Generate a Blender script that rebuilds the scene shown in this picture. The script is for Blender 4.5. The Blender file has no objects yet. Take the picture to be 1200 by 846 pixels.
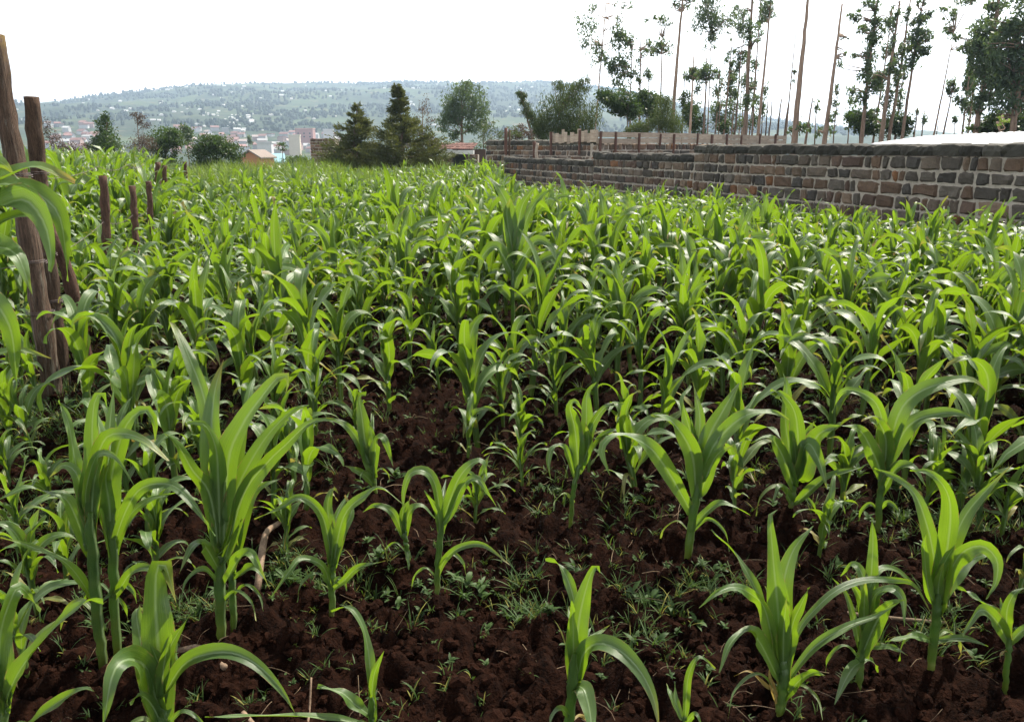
import bpy, bmesh, math, random
import numpy as np
from mathutils import Vector

R = math.radians
C = bpy.context.scene.collection
rng = np.random.default_rng(7)
random.seed(7)

# ------------------------------------------------------------------ camera model (photo pixels, 1200 x 846)
F, CX, CY, HOR, EYE = 942.0, 600.0, 423.0, 173.0, 1.6
PITCH = math.atan((CY - HOR) / F)
SP, CP = math.sin(PITCH), math.cos(PITCH)

def ray(px, py):
    x = (px - CX) / F; u = (CY - py) / F
    return np.array([x, CP + u * SP, -SP + u * CP])

def ground(px, py, z=0.0):
    d = ray(px, py); k = (z - EYE) / d[2]
    return np.array([d[0] * k, d[1] * k, z])

def at(px, py, Y):
    d = ray(px, py); k = Y / d[1]
    return np.array([d[0] * k, Y, EYE + d[2] * k])

def project(p):
    x, y, z = p[0], p[1], p[2] - EYE
    dep = y * CP - z * SP; up = y * SP + z * CP
    return CX + F * x / dep, CY - F * up / dep, dep

def pxm(Y):                      # metres per photo pixel at forward distance Y
    return Y / F

# ------------------------------------------------------------------ noise
def _h(ix, iy, s):
    n = (ix.astype(np.int64) * 374761393 + iy.astype(np.int64) * 668265263 + s * 974634541) & 0xFFFFFFFF
    n = ((n ^ (n >> 13)) * 1274126177) & 0xFFFFFFFF
    return ((n ^ (n >> 16)) & 0xFFFF) / 65535.0

def vn(x, y, s=0):
    x = np.asarray(x, float); y = np.asarray(y, float)
    ix, iy = np.floor(x), np.floor(y); fx, fy = x - ix, y - iy
    fx = fx * fx * (3 - 2 * fx); fy = fy * fy * (3 - 2 * fy)
    a, b = _h(ix, iy, s), _h(ix + 1, iy, s); c, d = _h(ix, iy + 1, s), _h(ix + 1, iy + 1, s)
    return (a + (b - a) * fx) * (1 - fy) + (c + (d - c) * fx) * fy - 0.5

def fbm(x, y, o=4, s=0):
    t = 0; a = 1.0
    for k in range(o):
        t = t + a * vn(x * 2 ** k + 17 * k, y * 2 ** k - 9 * k, s + k); a *= 0.5
    return t

def soil_h(x, y):
    x = np.asarray(x, float); y = np.asarray(y, float)
    r = np.hypot(x, y); k = np.clip((16 - r) / 10, 0.25, 1)
    base = 0.11 * fbm(x * 0.9, y * 0.9, 2, 3)
    clod = np.abs(fbm(x * 5, y * 5, 3, 11)) * -0.13 + 0.085 * fbm(x * 11, y * 11, 3, 21) + 0.024 * fbm(x * 40, y * 40, 2, 41)
    return base + k * clod - 0.01

# ------------------------------------------------------------------ mesh builder
class MB:
    def __init__(s): s.v = []; s.q = []; s.t = []; s.c = []; s.u = []; s.n = 0
    def add(s, v, q=None, t=None, c=None, u=None):
        v = np.asarray(v, float).reshape(-1, 3); n = len(v)
        if q is not None and len(q): s.q.append(np.asarray(q, np.int64).reshape(-1, 4) + s.n)
        if t is not None and len(t): s.t.append(np.asarray(t, np.int64).reshape(-1, 3) + s.n)
        if c is None: c = np.full((n, 3), 0.5)
        c = np.asarray(c, float)
        if c.ndim == 1: c = np.tile(c, (n, 1))
        s.c.append(c)
        s.u.append(np.zeros((n, 2)) if u is None else np.asarray(u, float))
        s.v.append(v); s.n += n
        return s
    def mesh(s, name, m, smooth=True):
        V = np.concatenate(s.v); Cc = np.concatenate(s.c); U = np.concatenate(s.u)
        Q = np.concatenate(s.q) if s.q else np.zeros((0, 4), np.int64)
        T = np.concatenate(s.t) if s.t else np.zeros((0, 3), np.int64)
        me = bpy.data.meshes.new(name)
        me.vertices.add(len(V)); me.vertices.foreach_set('co', V.astype(np.float32).ravel())
        loops = np.concatenate([Q.ravel(), T.ravel()]).astype(np.int32)
        me.loops.add(len(loops)); me.loops.foreach_set('vertex_index', loops)
        nq, nt = len(Q), len(T)
        me.polygons.add(nq + nt)
        st = np.concatenate([np.arange(nq) * 4, nq * 4 + np.arange(nt) * 3]).astype(np.int32)
        me.polygons.foreach_set('loop_start', st)
        me.polygons.foreach_set('use_smooth', np.full(nq + nt, smooth))
        at_ = me.attributes.new('Col', 'FLOAT_COLOR', 'POINT')
        at_.data.foreach_set('color', np.concatenate([Cc, np.ones((len(Cc), 1))], 1).astype(np.float32).ravel())
        uv = me.uv_layers.new(name='UVMap')
        uv.data.foreach_set('uv', U[loops].astype(np.float32).ravel())
        me.update(calc_edges=True); me.validate()
        if m: me.materials.append(m)
        return me
    def build(s, name, m, parent=None, smooth=True):
        return link(name, s.mesh(name, m, smooth), parent)

def link(name, me, parent=None):
    o = bpy.data.objects.new(name, me); C.objects.link(o)
    if parent: o.parent = parent
    return o

def tag(o, label=None, cat=None, group=None, kind=None):
    if label: o['label'] = label
    if cat: o['category'] = cat
    if group: o['group'] = group
    if kind: o['kind'] = kind
    return o

def thing(name, label, cat, loc=(0, 0, 0), group=None):
    o = bpy.data.objects.new(name, None); C.objects.link(o)
    o.location = [float(a) for a in loc]; o.empty_display_size = 0.1
    return tag(o, label, cat, group)

def rel(mb, loc):                # move builder geometry into the local frame of a thing at loc
    mb.v = [v - np.asarray(loc, float) for v in mb.v]; return mb

def tube(mb, pts, rad, k=8, col=None, cap=True, rough=0.0, seed=0):
    pts = np.asarray(pts, float); n = len(pts)
    rad = np.broadcast_to(np.asarray(rad, float), (n,))
    T = np.gradient(pts, axis=0); T /= np.linalg.norm(T, axis=1)[:, None] + 1e-9
    ref = np.array([0.13, 0.97, 0.05]) if abs(T[0, 2]) > 0.6 else np.array([0, 0, 1.0])
    A = np.cross(T, ref); A /= np.linalg.norm(A, axis=1)[:, None] + 1e-9
    B = np.cross(T, A)
    an = np.arange(k) / k * 2 * math.pi
    rr = np.ones((n, k))
    if rough:
        rr += rough * np.random.default_rng(seed).uniform(-1, 1, (n, k)) + rough * np.sin(an * 3 + seed)[None]
    V = pts[:, None] + (rad[:, None] * rr)[..., None] * (np.cos(an)[None, :, None] * A[:, None] + np.sin(an)[None, :, None] * B[:, None])
    i = np.arange(n - 1)[:, None] * k; j = np.arange(k)[None]; j2 = (j + 1) % k
    q = np.stack([i + j, i + j2, i + k + j2, i + k + j], -1).reshape(-1, 4)
    V = V.reshape(-1, 3); t = []
    if cap:
        V = np.concatenate([V, pts[-1:] , pts[:1]])
        e = (n - 1) * k
        t = [[e + a, e + (a + 1) % k, n * k] for a in range(k)] + [[(a + 1) % k, a, n * k + 1] for a in range(k)]
    u = np.zeros((len(V), 2)); u[:n * k, 0] = np.tile(np.arange(k) / k, n); u[:n * k, 1] = np.repeat(np.arange(n) / max(1, n - 1), k)
    return mb.add(V, q, t, col, u)

BOXQ = [[0, 3, 2, 1], [4, 5, 6, 7], [0, 1, 5, 4], [1, 2, 6, 5], [2, 3, 7, 6], [3, 0, 4, 7]]
def box8(mb, P, col=None):       # 8 corners: bottom ring then top ring
    return mb.add(P, BOXQ, None, col)

def boxat(mb, o, ax, ay, az, col=None):   # corner o and three edge vectors
    o, ax, ay, az = (np.asarray(a, float) for a in (o, ax, ay, az))
    return box8(mb, [o, o + ax, o + ax + ay, o + ay, o + az, o + ax + az, o + ax + ay + az, o + ay + az], col)

def catmull(P, n):
    P = np.asarray(P, float)
    if len(P) == 2: return P[0] + (P[1] - P[0]) * np.linspace(0, 1, n)[:, None]
    E = np.concatenate([[2 * P[0] - P[1]], P, [2 * P[-1] - P[-2]]])
    seg = np.linalg.norm(np.diff(P, axis=0), axis=1); L = np.concatenate([[0], np.cumsum(seg)])
    out = []
    for s in np.linspace(0, L[-1], n):
        i = min(np.searchsorted(L, s, 'right') - 1, len(P) - 2); t = (s - L[i]) / max(seg[i], 1e-9)
        a, b, c, d = E[i], E[i + 1], E[i + 2], E[i + 3]
        out.append(0.5 * ((2 * b) + (c - a) * t + (2 * a - 5 * b + 4 * c - d) * t * t + (3 * b - a - 3 * c + d) * t ** 3))
    return np.array(out)

# ------------------------------------------------------------------ materials
def mat(name):
    m = bpy.data.materials.new(name); m.use_nodes = True
    nt = m.node_tree; nt.nodes.clear()
    out = nt.nodes.new('ShaderNodeOutputMaterial')
    return m, nt, out

class NT:
    def __init__(s, nt): s.nt = nt
    def n(s, t, **k):
        x = s.nt.nodes.new('ShaderNode' + t)
        for a, b in k.items():
            if a.startswith('i_'): x.inputs[a[2:].replace('_', ' ')].default_value = b
            else: setattr(x, a, b)
        return x
    def l(s, a, b): s.nt.links.new(a, b)
    def mix(s, f, a, b, blend='MIX'):
        x = s.nt.nodes.new('ShaderNodeMix'); x.data_type = 'RGBA'; x.blend_type = blend
        for sock, v in ((x.inputs[0], f), (x.inputs[6], a), (x.inputs[7], b)):
            if hasattr(v, 'is_linked') or isinstance(v, bpy.types.NodeSocket): s.l(v, sock)
            else: sock.default_value = v if not isinstance(v, tuple) else (*v, 1)[:4]
        return x.outputs[2]
    def math(s, op, a, b=0.0, clamp=False):
        x = s.n('Math', operation=op, use_clamp=clamp)
        for sock, v in ((x.inputs[0], a), (x.inputs[1], b)):
            if isinstance(v, bpy.types.NodeSocket): s.l(v, sock)
            else: sock.default_value = v
        return x.outputs[0]
    def noise(s, scale, detail=3, rough=0.55, vec=None, w=None):
        x = s.n('TexNoise'); x.inputs['Scale'].default_value = scale; x.inputs['Detail'].default_value = detail; x.inputs['Roughness'].default_value = rough
        if vec is not None: s.l(vec, x.inputs['Vector'])
        return x.outputs['Fac']
    def ramp(s, f, a, b):
        x = s.n('MapRange', clamp=True); s.l(f, x.inputs[0]); x.inputs[1].default_value = a; x.inputs[2].default_value = b
        return x.outputs[0]

def leaf_material(name, top, deep, trans, tw, rough=0.36, veins=True, spec=0.5):
    """blade with pale midrib, fine parallel veins, light passing through; Col.r hue, Col.g how yellow/dry it is"""
    m, nt, out = mat(name); N = NT(nt)
    at_ = N.n('Attribute', attribute_name='Col'); sep = N.n('SeparateColor'); N.l(at_.outputs['Color'], sep.inputs[0])
    oi = N.n('ObjectInfo')
    hue = N.math('ADD', N.math('MULTIPLY', sep.outputs[0], 0.65), N.math('MULTIPLY', oi.outputs['Random'], 0.35))
    geo = N.n('NewGeometry')
    patch = N.noise(9.0, 3, 0.6, geo.outputs['Position'])
    f = N.math('ADD', N.math('MULTIPLY', hue, 0.75), N.math('MULTIPLY', N.ramp(patch, 0.35, 0.7), 0.3), True)
    colr = N.mix(f, deep, top)
    yell = N.mix(N.ramp(sep.outputs[1], 0.35, 1.0), (0.20, 0.24, 0.03), (0.30, 0.17, 0.06))
    yf = N.ramp(sep.outputs[1], 0.12, 0.8)
    colr = N.mix(yf, colr, yell)
    tcol = N.mix(yf, N.mix(hue, tuple(0.75 * a for a in trans), trans), (0.35, 0.26, 0.06))
    bs = N.n('BsdfPrincipled'); bs.inputs['Specular IOR Level'].default_value = spec
    tr = N.n('BsdfTranslucent')
    if veins:
        uv = N.n('UVMap', uv_map='UVMap'); sx = N.n('SeparateXYZ'); N.l(uv.outputs[0], sx.inputs[0])
        d = N.math('ABSOLUTE', N.math('SUBTRACT', sx.outputs[0], 0.5))
        mp = N.n('Mapping'); mp.inputs['Scale'].default_value = (26, 2.2, 1); N.l(uv.outputs[0], mp.inputs[0])
        va = N.n('VectorMath', operation='ADD'); N.l(mp.outputs[0], va.inputs[0]); cx = N.n('CombineXYZ'); N.l(N.math('MULTIPLY', sep.outputs[0], 91.0), cx.inputs[2]); N.l(cx.outputs[0], va.inputs[1])
        streak = N.noise(1.0, 4, 0.65, va.outputs[0])
        colr = N.mix(N.math('MULTIPLY', N.ramp(streak, 0.5, 0.72), 0.55), colr, (0.16, 0.20, 0.05))
        colr = N.mix(N.math('MULTIPLY', N.ramp(streak, 0.48, 0.3), 0.45), colr, tuple(0.7 * a for a in deep))
        rib = N.math('SUBTRACT', 1.0, N.ramp(d, 0.02, 0.075))
        st = N.math('SINE', N.math('MULTIPLY', sx.outputs[0], 95.0))
        colr = N.mix(N.math('MULTIPLY', N.ramp(st, -1, 1), 0.22), colr, tuple(0.6 * a for a in deep))
        colr = N.mix(N.math('MULTIPLY', rib, 0.6), colr, (0.25, 0.34, 0.16))
        tcol = N.mix(N.math('MULTIPLY', rib, 0.5), tcol, (0.28, 0.36, 0.10))
        edge = N.math('MULTIPLY', N.ramp(d, 0.455, 0.49), N.ramp(N.noise(26, 3, 0.6, geo.outputs['Position']), 0.52, 0.60))
        colr = N.mix(edge, colr, (0.26, 0.19, 0.07)); tcol = N.mix(edge, tcol, (0.3, 0.2, 0.05))
        hgt = N.math('ADD', N.math('MULTIPLY', st, 0.25), N.math('MULTIPLY', rib, -1.2))
        hgt = N.math('ADD', hgt, N.math('MULTIPLY', N.noise(60, 2, 0.5, geo.outputs['Position']), 0.8))
        bp = N.n('Bump'); bp.inputs['Strength'].default_value = 0.35; bp.inputs['Distance'].default_value = 0.003
        N.l(hgt, bp.inputs['Height']); N.l(bp.outputs[0], bs.inputs['Normal'])
    rr = N.n('MapRange'); N.l(patch, rr.inputs[0]); rr.inputs[3].default_value = rough - 0.07; rr.inputs[4].default_value = rough + 0.1
    N.l(rr.outputs[0], bs.inputs['Roughness'])
    N.l(colr, bs.inputs['Base Color']); N.l(tcol, tr.inputs['Color'])
    mx = N.n('MixShader'); mx.inputs[0].default_value = tw
    N.l(bs.outputs[0], mx.inputs[1]); N.l(tr.outputs[0], mx.inputs[2]); N.l(mx.outputs[0], out.inputs[0])
    return m

def rough_material(name, a, b, scale=4.0, bump=0.3, dist=0.02, rough=0.9, attr=0.0, stretch=None, spots=None, spec=0.3, lichen=False):
    """two-tone noisy surface; attr: how much the Col attribute multiplies in"""
    m, nt, out = mat(name); N = NT(nt)
    tc = N.n('TexCoord'); vec = tc.outputs['Object']
    if stretch:
        mp = N.n('Mapping'); mp.inputs['Scale'].default_value = stretch; N.l(vec, mp.inputs[0]); vec = mp.outputs[0]
    n1 = N.noise(scale, 6, 0.65, vec); n2 = N.noise(scale * 6, 4, 0.6, vec)
    f = N.math('ADD', N.math('MULTIPLY', n1, 0.6), N.math('MULTIPLY', n2, 0.4))
    colr = N.mix(N.ramp(f, 0.36, 0.64), a, b)
    if attr:
        at_ = N.n('Attribute', attribute_name='Col'); colr = N.mix(attr, colr, N.mix(1.0, colr, at_.outputs['Color'], 'MULTIPLY'))
    if spots:
        sc, lo, hi, colour = spots
        colr = N.mix(N.ramp(N.noise(sc, 5, 0.7, vec), lo, hi), colr, colour)
    if lichen:                   # yellow crust on the upper, sunny side of the post
        sz = N.n('SeparateXYZ'); N.l(tc.outputs['Object'], sz.inputs[0])
        k = N.math('ADD', N.math('MULTIPLY', N.ramp(sz.outputs[2], 1.5, 2.3), 0.35), N.math('MULTIPLY', N.noise(9.0, 6, 0.75, tc.outputs['Object']), 0.6))
        k = N.math('ADD', k, N.math('MULTIPLY', N.math('ADD', sz.outputs[0], N.math('MULTIPLY', sz.outputs[2], 0.0)), 5.0))
        colr = N.mix(N.math('MULTIPLY', N.ramp(k, 0.70, 0.88), 0.8), colr, (0.28, 0.19, 0.035))
    bs = N.n('BsdfPrincipled'); bs.inputs['Roughness'].default_value = rough; bs.inputs['Specular IOR Level'].default_value = spec
    bp = N.n('Bump'); bp.inputs['Strength'].default_value = bump; bp.inputs['Distance'].default_value = dist
    N.l(f, bp.inputs['Height']); N.l(bp.outputs[0], bs.inputs['Normal'])
    N.l(colr, bs.inputs['Base Color']); N.l(bs.outputs[0], out.inputs[0])
    return m

M = {}
M['maize'] = leaf_material('maize_leaf', (0.090, 0.165, 0.036), (0.024, 0.062, 0.016), (0.27, 0.45, 0.012), 0.34, 0.41, True, 0.6)
M['weed'] = leaf_material('weed_leaf', (0.055, 0.10, 0.025), (0.022, 0.048, 0.014), (0.12, 0.22, 0.02), 0.25, 0.55, False, 0.2)
M['grass'] = leaf_material('grass_blade', (0.145, 0.20, 0.035), (0.055, 0.105, 0.022), (0.24, 0.36, 0.03), 0.33, 0.5, False, 0.3)
M['euc'] = leaf_material('gum_leaf', (0.095, 0.135, 0.072), (0.034, 0.064, 0.042), (0.14, 0.21, 0.05), 0.34, 0.5, False, 0.35)
M['conifer'] = leaf_material('conifer_needle', (0.105, 0.115, 0.038), (0.038, 0.052, 0.020), (0.15, 0.17, 0.03), 0.25, 0.6, False, 0.25)
M['plume'] = leaf_material('plume_leaf', (0.085, 0.115, 0.035), (0.026, 0.045, 0.018), (0.12, 0.17, 0.025), 0.22, 0.6, False, 0.25)
M['bush'] = leaf_material('bush_leaf', (0.06, 0.10, 0.03), (0.025, 0.05, 0.018), (0.10, 0.18, 0.02), 0.25, 0.5, False, 0.35)
M['brushwood'] = leaf_material('brown_twig_leaf', (0.14, 0.10, 0.075), (0.07, 0.05, 0.04), (0.12, 0.08, 0.05), 0.15, 0.7, False, 0.2)
M['soil'] = rough_material('red_brown_soil', (0.0018, 0.0008, 0.0006), (0.018, 0.0070, 0.0039), 14.0, 1.0, 0.03, 1.0, spec=0.05)
M['clod'] = rough_material('soil_clod', (0.0028, 0.0012, 0.0008), (0.027, 0.0105, 0.0060), 40.0, 1.0, 0.012, 1.0, 0.35, spec=0.05)
M['stone'] = rough_material('rough_lava_stone', (0.55, 0.55, 0.55), (1.0, 1.0, 1.0), 5.0, 0.9, 0.03, 0.9, 1.0)
M['mortar'] = rough_material('grey_mortar', (0.24, 0.21, 0.175), (0.44, 0.39, 0.33), 4.0, 0.5, 0.02)
M['board'] = rough_material('rough_sawn_board', (0.28, 0.22, 0.17), (0.52, 0.44, 0.36), 3.0, 0.4, 0.01, 0.85, 0.9, (1, 1, 7))
M['darkwood'] = rough_material('dark_batten', (0.06, 0.03, 0.022), (0.15, 0.08, 0.06), 5.0, 0.5, 0.01, 0.9, 0, (6, 6, 1))
M['post'] = rough_material('weathered_post_wood', (0.020, 0.012, 0.009), (0.175, 0.108, 0.072), 9.0, 1.0, 0.035, 0.95, 0, (11, 11, 0.8), (3.5, 0.60, 0.72, (0.20, 0.17, 0.13)))
M['lichen_post'] = rough_material('lichened_post_wood', (0.020, 0.013, 0.010), (0.20, 0.125, 0.085), 9.0, 1.0, 0.035, 0.95, 0, (11, 11, 0.8), (3.0, 0.55, 0.66, (0.22, 0.19, 0.15)), lichen=True)
M['stake'] = rough_material('dark_stake_wood', (0.032, 0.017, 0.012), (0.16, 0.088, 0.06), 12.0, 1.0, 0.03, 0.95, 0, (5, 5, 0.9), (5.0, 0.60, 0.72, (0.21, 0.16, 0.12)))
M['bark'] = rough_material('gum_bark', (0.13, 0.085, 0.06), (0.38, 0.27, 0.195), 2.5, 0.5, 0.02, 0.85, 0.8, (5, 5, 0.5))
M['twig'] = rough_material('dry_stem', (0.09, 0.055, 0.035), (0.26, 0.18, 0.12), 20.0, 0.4, 0.005, 0.8)
M['straw'] = rough_material('dry_straw', (0.07, 0.045, 0.03), (0.24, 0.17, 0.10), 20.0, 0.2, 0.004, 0.8, 0.6)
M['wire'] = rough_material('rusty_wire', (0.05, 0.03, 0.025), (0.16, 0.13, 0.12), 30, 0.2, 0.002, 0.6)
M['brick'] = rough_material('brown_brick', (0.7, 0.7, 0.7), (1, 1, 1), 6.0, 0.5, 0.02, 0.9, 1.0)
M['tin'] = rough_material('bright_tin_roof', (0.78, 0.78, 0.78), (0.86, 0.86, 0.86), 1.5, 0.05, 0.005, 0.35, 0, None, None, 0.6)
M['white'] = rough_material('white_sheet', (0.70, 0.69, 0.66), (0.82, 0.81, 0.79), 2.0, 0.1, 0.01, 0.6)
M['far'] = rough_material('painted_far_wall', (0.9, 0.9, 0.9), (1, 1, 1), 0.3, 0.0, 0.01, 0.8, 1.0)
M['glass_and_shade'] = rough_material('dark_glass_and_doorway_shade', (0.03, 0.035, 0.04), (0.05, 0.055, 0.06), 1.0, 0.0, 0.01, 0.2)  # window panes, and the painted shade in the outbuilding doorway

# ------------------------------------------------------------------ leaf blades
def blade(mb, P, W, side, fold=0.35, wave=0.0, tw0=0.0, tw1=0.0, m=5, hue=0.5, dry=0.0, seed=0, base=0.55, tipdry=0.0):
    """a maize leaf along centre line P; side: unit vectors across the blade; twisted by tw0..tw1 (radians)"""
    n = len(P); t = np.linspace(0, 1, n)
    T = np.gradient(P, axis=0); T /= np.linalg.norm(T, axis=1)[:, None] + 1e-9
    S = np.broadcast_to(side, (n, 3)); S = S - (S * T).sum(1)[:, None] * T; S /= np.linalg.norm(S, axis=1)[:, None] + 1e-9
    Nn = np.cross(T, S)
    flip = np.sign(Nn[:, 2].sum() + 1e-6); Nn = Nn * flip
    th = tw0 + (tw1 - tw0) * t
    S2 = S * np.cos(th)[:, None] + Nn * np.sin(th)[:, None]; N2 = Nn * np.cos(th)[:, None] - S * np.sin(th)[:, None]
    s = np.clip(t / 0.34, 0, 1); s = s * s * (3 - 2 * s)
    w = W * (base + (1 - base) * s) * np.clip(1 - np.clip((t - 0.38) / 0.62, 0, 1) ** 1.7, 0.0, 1) * 0.5
    w = np.maximum(w, W * 0.012)
    x = np.linspace(-1, 1, m)
    r_ = np.random.default_rng(seed)
    f = fold * (1.3 - 0.9 * t)
    ph, k1, k2 = r_.uniform(0, 6.28), r_.uniform(9, 15), r_.uniform(17, 25)
    wl = wave * (np.sin(k1 * t + ph) + 0.5 * np.sin(k2 * t + 2 * ph)) * np.clip(t * 4, 0, 1)
    wr = wave * (np.sin(k1 * 1.13 * t + ph + 2.2) + 0.5 * np.sin(k2 * t + ph)) * np.clip(t * 4, 0, 1)
    V = P[:, None] + S2[:, None] * (w[:, None] * x[None])[..., None]
    off = f[:, None] * np.abs(x)[None] ** 1.3 * w[:, None] + np.where(x[None] < 0, wl[:, None], wr[:, None]) * np.abs(x)[None] ** 2 * W
    V = V + N2[:, None] * off[..., None]
    i = np.arange(n - 1)[:, None] * m; j = np.arange(m - 1)[None]
    q = np.stack([i + j, i + j + 1, i + m + j + 1, i + m + j], -1).reshape(-1, 4)
    if flip < 0: q = q[:, ::-1]
    u = np.stack([np.tile((x + 1) / 2, n), np.repeat(t, m)], -1)
    col = np.zeros((n * m, 3)); col[:, 0] = hue; col[:, 1] = np.clip(dry + tipdry * np.repeat(np.clip((t - 0.75) * 4, 0, 1), m), 0, 1)
    return mb.add(V.reshape(-1, 3), q, None, col, u)

def arc_curve(p0, az, L, e0, e1, n, bend=1.4, sway=0.0):
    """centre line leaving p0 at elevation e0 and ending at e1, heading az"""
    t = np.linspace(0, 1, n); e = e0 + (e1 - e0) * t ** bend; a = az + sway * t
    d = np.stack([np.cos(e) * np.cos(a), np.cos(e) * np.sin(a), np.sin(e)], -1) * (L / (n - 1))
    return np.concatenate([[p0], p0 + np.cumsum(d[:-1], axis=0)])

def maize_shape(seed, lod):
    """unit-height maize plant: stalk builder + list of leaf builders. lod 0 near .. 2 far"""
    r_ = np.random.default_rng(seed)
    nl = int(r_.integers(9, 13)); n, m = ((18, 5), (11, 3), (7, 2))[lod]
    hs = r_.uniform(0.46, 0.60); lx, ly = r_.normal(0, 0.04, 2)
    sp = np.array([[lx * t * t, ly * t * t, hs * t] for t in np.linspace(0, 1, 7)])
    st = MB(); tube(st, sp - [0, 0, 0.0], np.interp(np.linspace(0, 1, 7), [0, 0.12, 0.5, 0.8, 1], [0.014, 0.020, 0.022, 0.020, 0.010]), (8, 6, 4)[lod], np.repeat(np.stack([np.full(7, 0.55), np.interp(np.linspace(0, 1, 7), [0, 0.2, 0.6], [0.45, 0.22, 0.06]), np.zeros(7)], -1), (8, 6, 4)[lod], 0), False)
    az0 = r_.uniform(0, 6.28); leaves = []
    for k in range(nl):
        f = k / (nl - 1)
        h = hs * (0.22 + 0.76 * f ** 0.8); tt = h / hs
        p0 = np.array([lx * tt * tt, ly * tt * tt, h])
        az = az0 + math.pi * k + r_.normal(0, 0.45)
        bend = r_.uniform(1.4, 2.8)
        if f < 0.22: L, e0, e1, W = r_.uniform(0.30, 0.48), R(r_.uniform(40, 65)), R(r_.uniform(-88, -50)), r_.uniform(0.040, 0.060)
        elif f < 0.68: L, e0, e1, W = r_.uniform(0.55, 0.82), R(r_.uniform(64, 81)), R(r_.uniform(-110, -40)), r_.uniform(0.070, 0.100)
        
        else:
            L, e0, e1, W = r_.uniform(0.48, 0.70), R(r_.uniform(76, 88)), R(r_.uniform(-110, 50)), r_.uniform(0.068, 0.098)
            bend = r_.uniform(1.8, 4.5)
        P = arc_curve(p0, az, L, e0, e1, n, bend, r_.normal(0, 0.6))
        side = np.array([-math.sin(az), math.cos(az), 0])
        lb = MB(); tw = r_.normal(0, 0.55)
        blade(lb, P, W, side, r_.uniform(0.2, 0.5) if f < 0.75 else r_.uniform(0.4, 0.8), r_.uniform(0.06, 0.19), tw * 0.2, tw, m,
              r_.uniform(0.1, 0.95), (r_.uniform(0.2, 0.75) if f < 0.13 and r_.random() < 0.6 else r_.uniform(0, 0.1)), int(r_.integers(1e6)), 0.5,
              r_.uniform(0.2, 0.8) if r_.random() < 0.35 else 0)
        leaves.append(lb)
    return st, leaves

# ------------------------------------------------------------------ terrain
def ridge_px(x):
    return np.interp(x, [-400, 0, 50, 100, 150, 200, 250, 300, 400, 640, 720, 800, 950, 1200, 1600],
                     [132, 123, 121, 116, 110, 105, 100, 98, 98.5, 99, 106, 124, 146, 162, 166])
def terrain(r, az):              # az: 0 = straight ahead, positive to the right
    px = CX + F * np.tan(np.clip(az, -1.2, 1.2)); c = np.cos(az)
    zr = EYE + (HOR - 5 - ridge_px(px)) / F * 2500 * c
    zr = np.where(np.abs(az) > 1.2, 40, zr)
    low = np.interp(r, [0, 58, 150, 450, 700, 1000, 1250], [0, 0, -2.5, -12, -6.5, 13, 28])
    k = np.clip((r - 1000) / 1500, 0, 1)
    x, y = r * np.sin(az), r * np.cos(az)
    hill = np.where(r > 1000, (1 - k ** 1.0) * 13 + k * zr, 0)
    z = np.where(r > 1000, hill, low)
    z = np.where(r > 2500, zr - (r - 2500) * 0.10, z)
    bump = fbm(x / 260, y / 260, 4, 5) * 26 * np.clip((r - 900) / 900, 0, 1) * np.clip((2600 - r) / 500, 0.12, 1)
    return z + bump * (r > 900)

def terrain_xy(x, y): return terrain(np.hypot(x, y), np.arctan2(x, y))

m, nt, out = mat('hill_and_valley_land'); N = NT(nt)
tc = N.n('TexCoord'); pos = tc.outputs['Object']
vor = N.n('TexVoronoi'); vor.inputs['Scale'].default_value = 0.016; N.l(pos, vor.inputs['Vector'])
fields = N.mix(N.ramp(vor.outputs['Color'], 0.2, 0.8), (0.026, 0.046, 0.026), (0.060, 0.088, 0.038))
fields = N.mix(N.ramp(N.noise(0.05, 4, 0.6, pos), 0.55, 0.68), fields, (0.15, 0.12, 0.07))
woods = N.ramp(N.noise(0.006, 6, 0.7, pos), 0.46, 0.56)
landc = N.mix(woods, fields, N.mix(N.ramp(N.noise(0.12, 3, 0.6, pos), 0.35, 0.65), (0.016, 0.028, 0.018), (0.045, 0.062, 0.03)))
bs = N.n('BsdfPrincipled'); bs.inputs['Roughness'].default_value = 0.95; bs.inputs['Specular IOR Level'].default_value = 0.1
N.l(landc, bs.inputs['Base Color']); N.l(bs.outputs[0], out.inputs[0]); M['land'] = m

def polar(rs, azs, hfun):
    rr, aa = np.meshgrid(rs, azs, indexing='ij')
    V = np.stack([rr * np.sin(aa), rr * np.cos(aa), hfun(rr, aa)], -1)
    nr, na = rr.shape
    i = np.arange(nr - 1)[:, None] * na; j = np.arange(na - 1)[None]
    q = np.stack([i + j, i + na + j, i + na + j + 1, i + j + 1], -1).reshape(-1, 4)
    return V.reshape(-1, 3), q

v, q = polar(np.concatenate([[0.01], np.geomspace(30, 900, 40), np.linspace(930, 3400, 90)]), np.linspace(-math.pi, math.pi, 721),
             lambda r, a: terrain(r, a) - np.interp(r, [0, 50, 62], [0.4, 0.4, 0.0]))
tag(MB().add(v, q).build('hills', M['land']), kind='structure')
v, q = polar(np.geomspace(0.9, 60, 560), np.linspace(R(-70), R(70), 900), lambda r, a: soil_h(r * np.sin(a), r * np.cos(a)) * np.clip((60 - r) / 6, 0, 1))
tag(MB().add(v, q).build('ground', M['soil']), kind='structure')

# ------------------------------------------------------------------ clods, straw, weeds on the soil
def gpos(px, py):
    p = ground(px, py); return np.array([p[0], p[1], float(soil_h(p[0], p[1]))])

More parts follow.
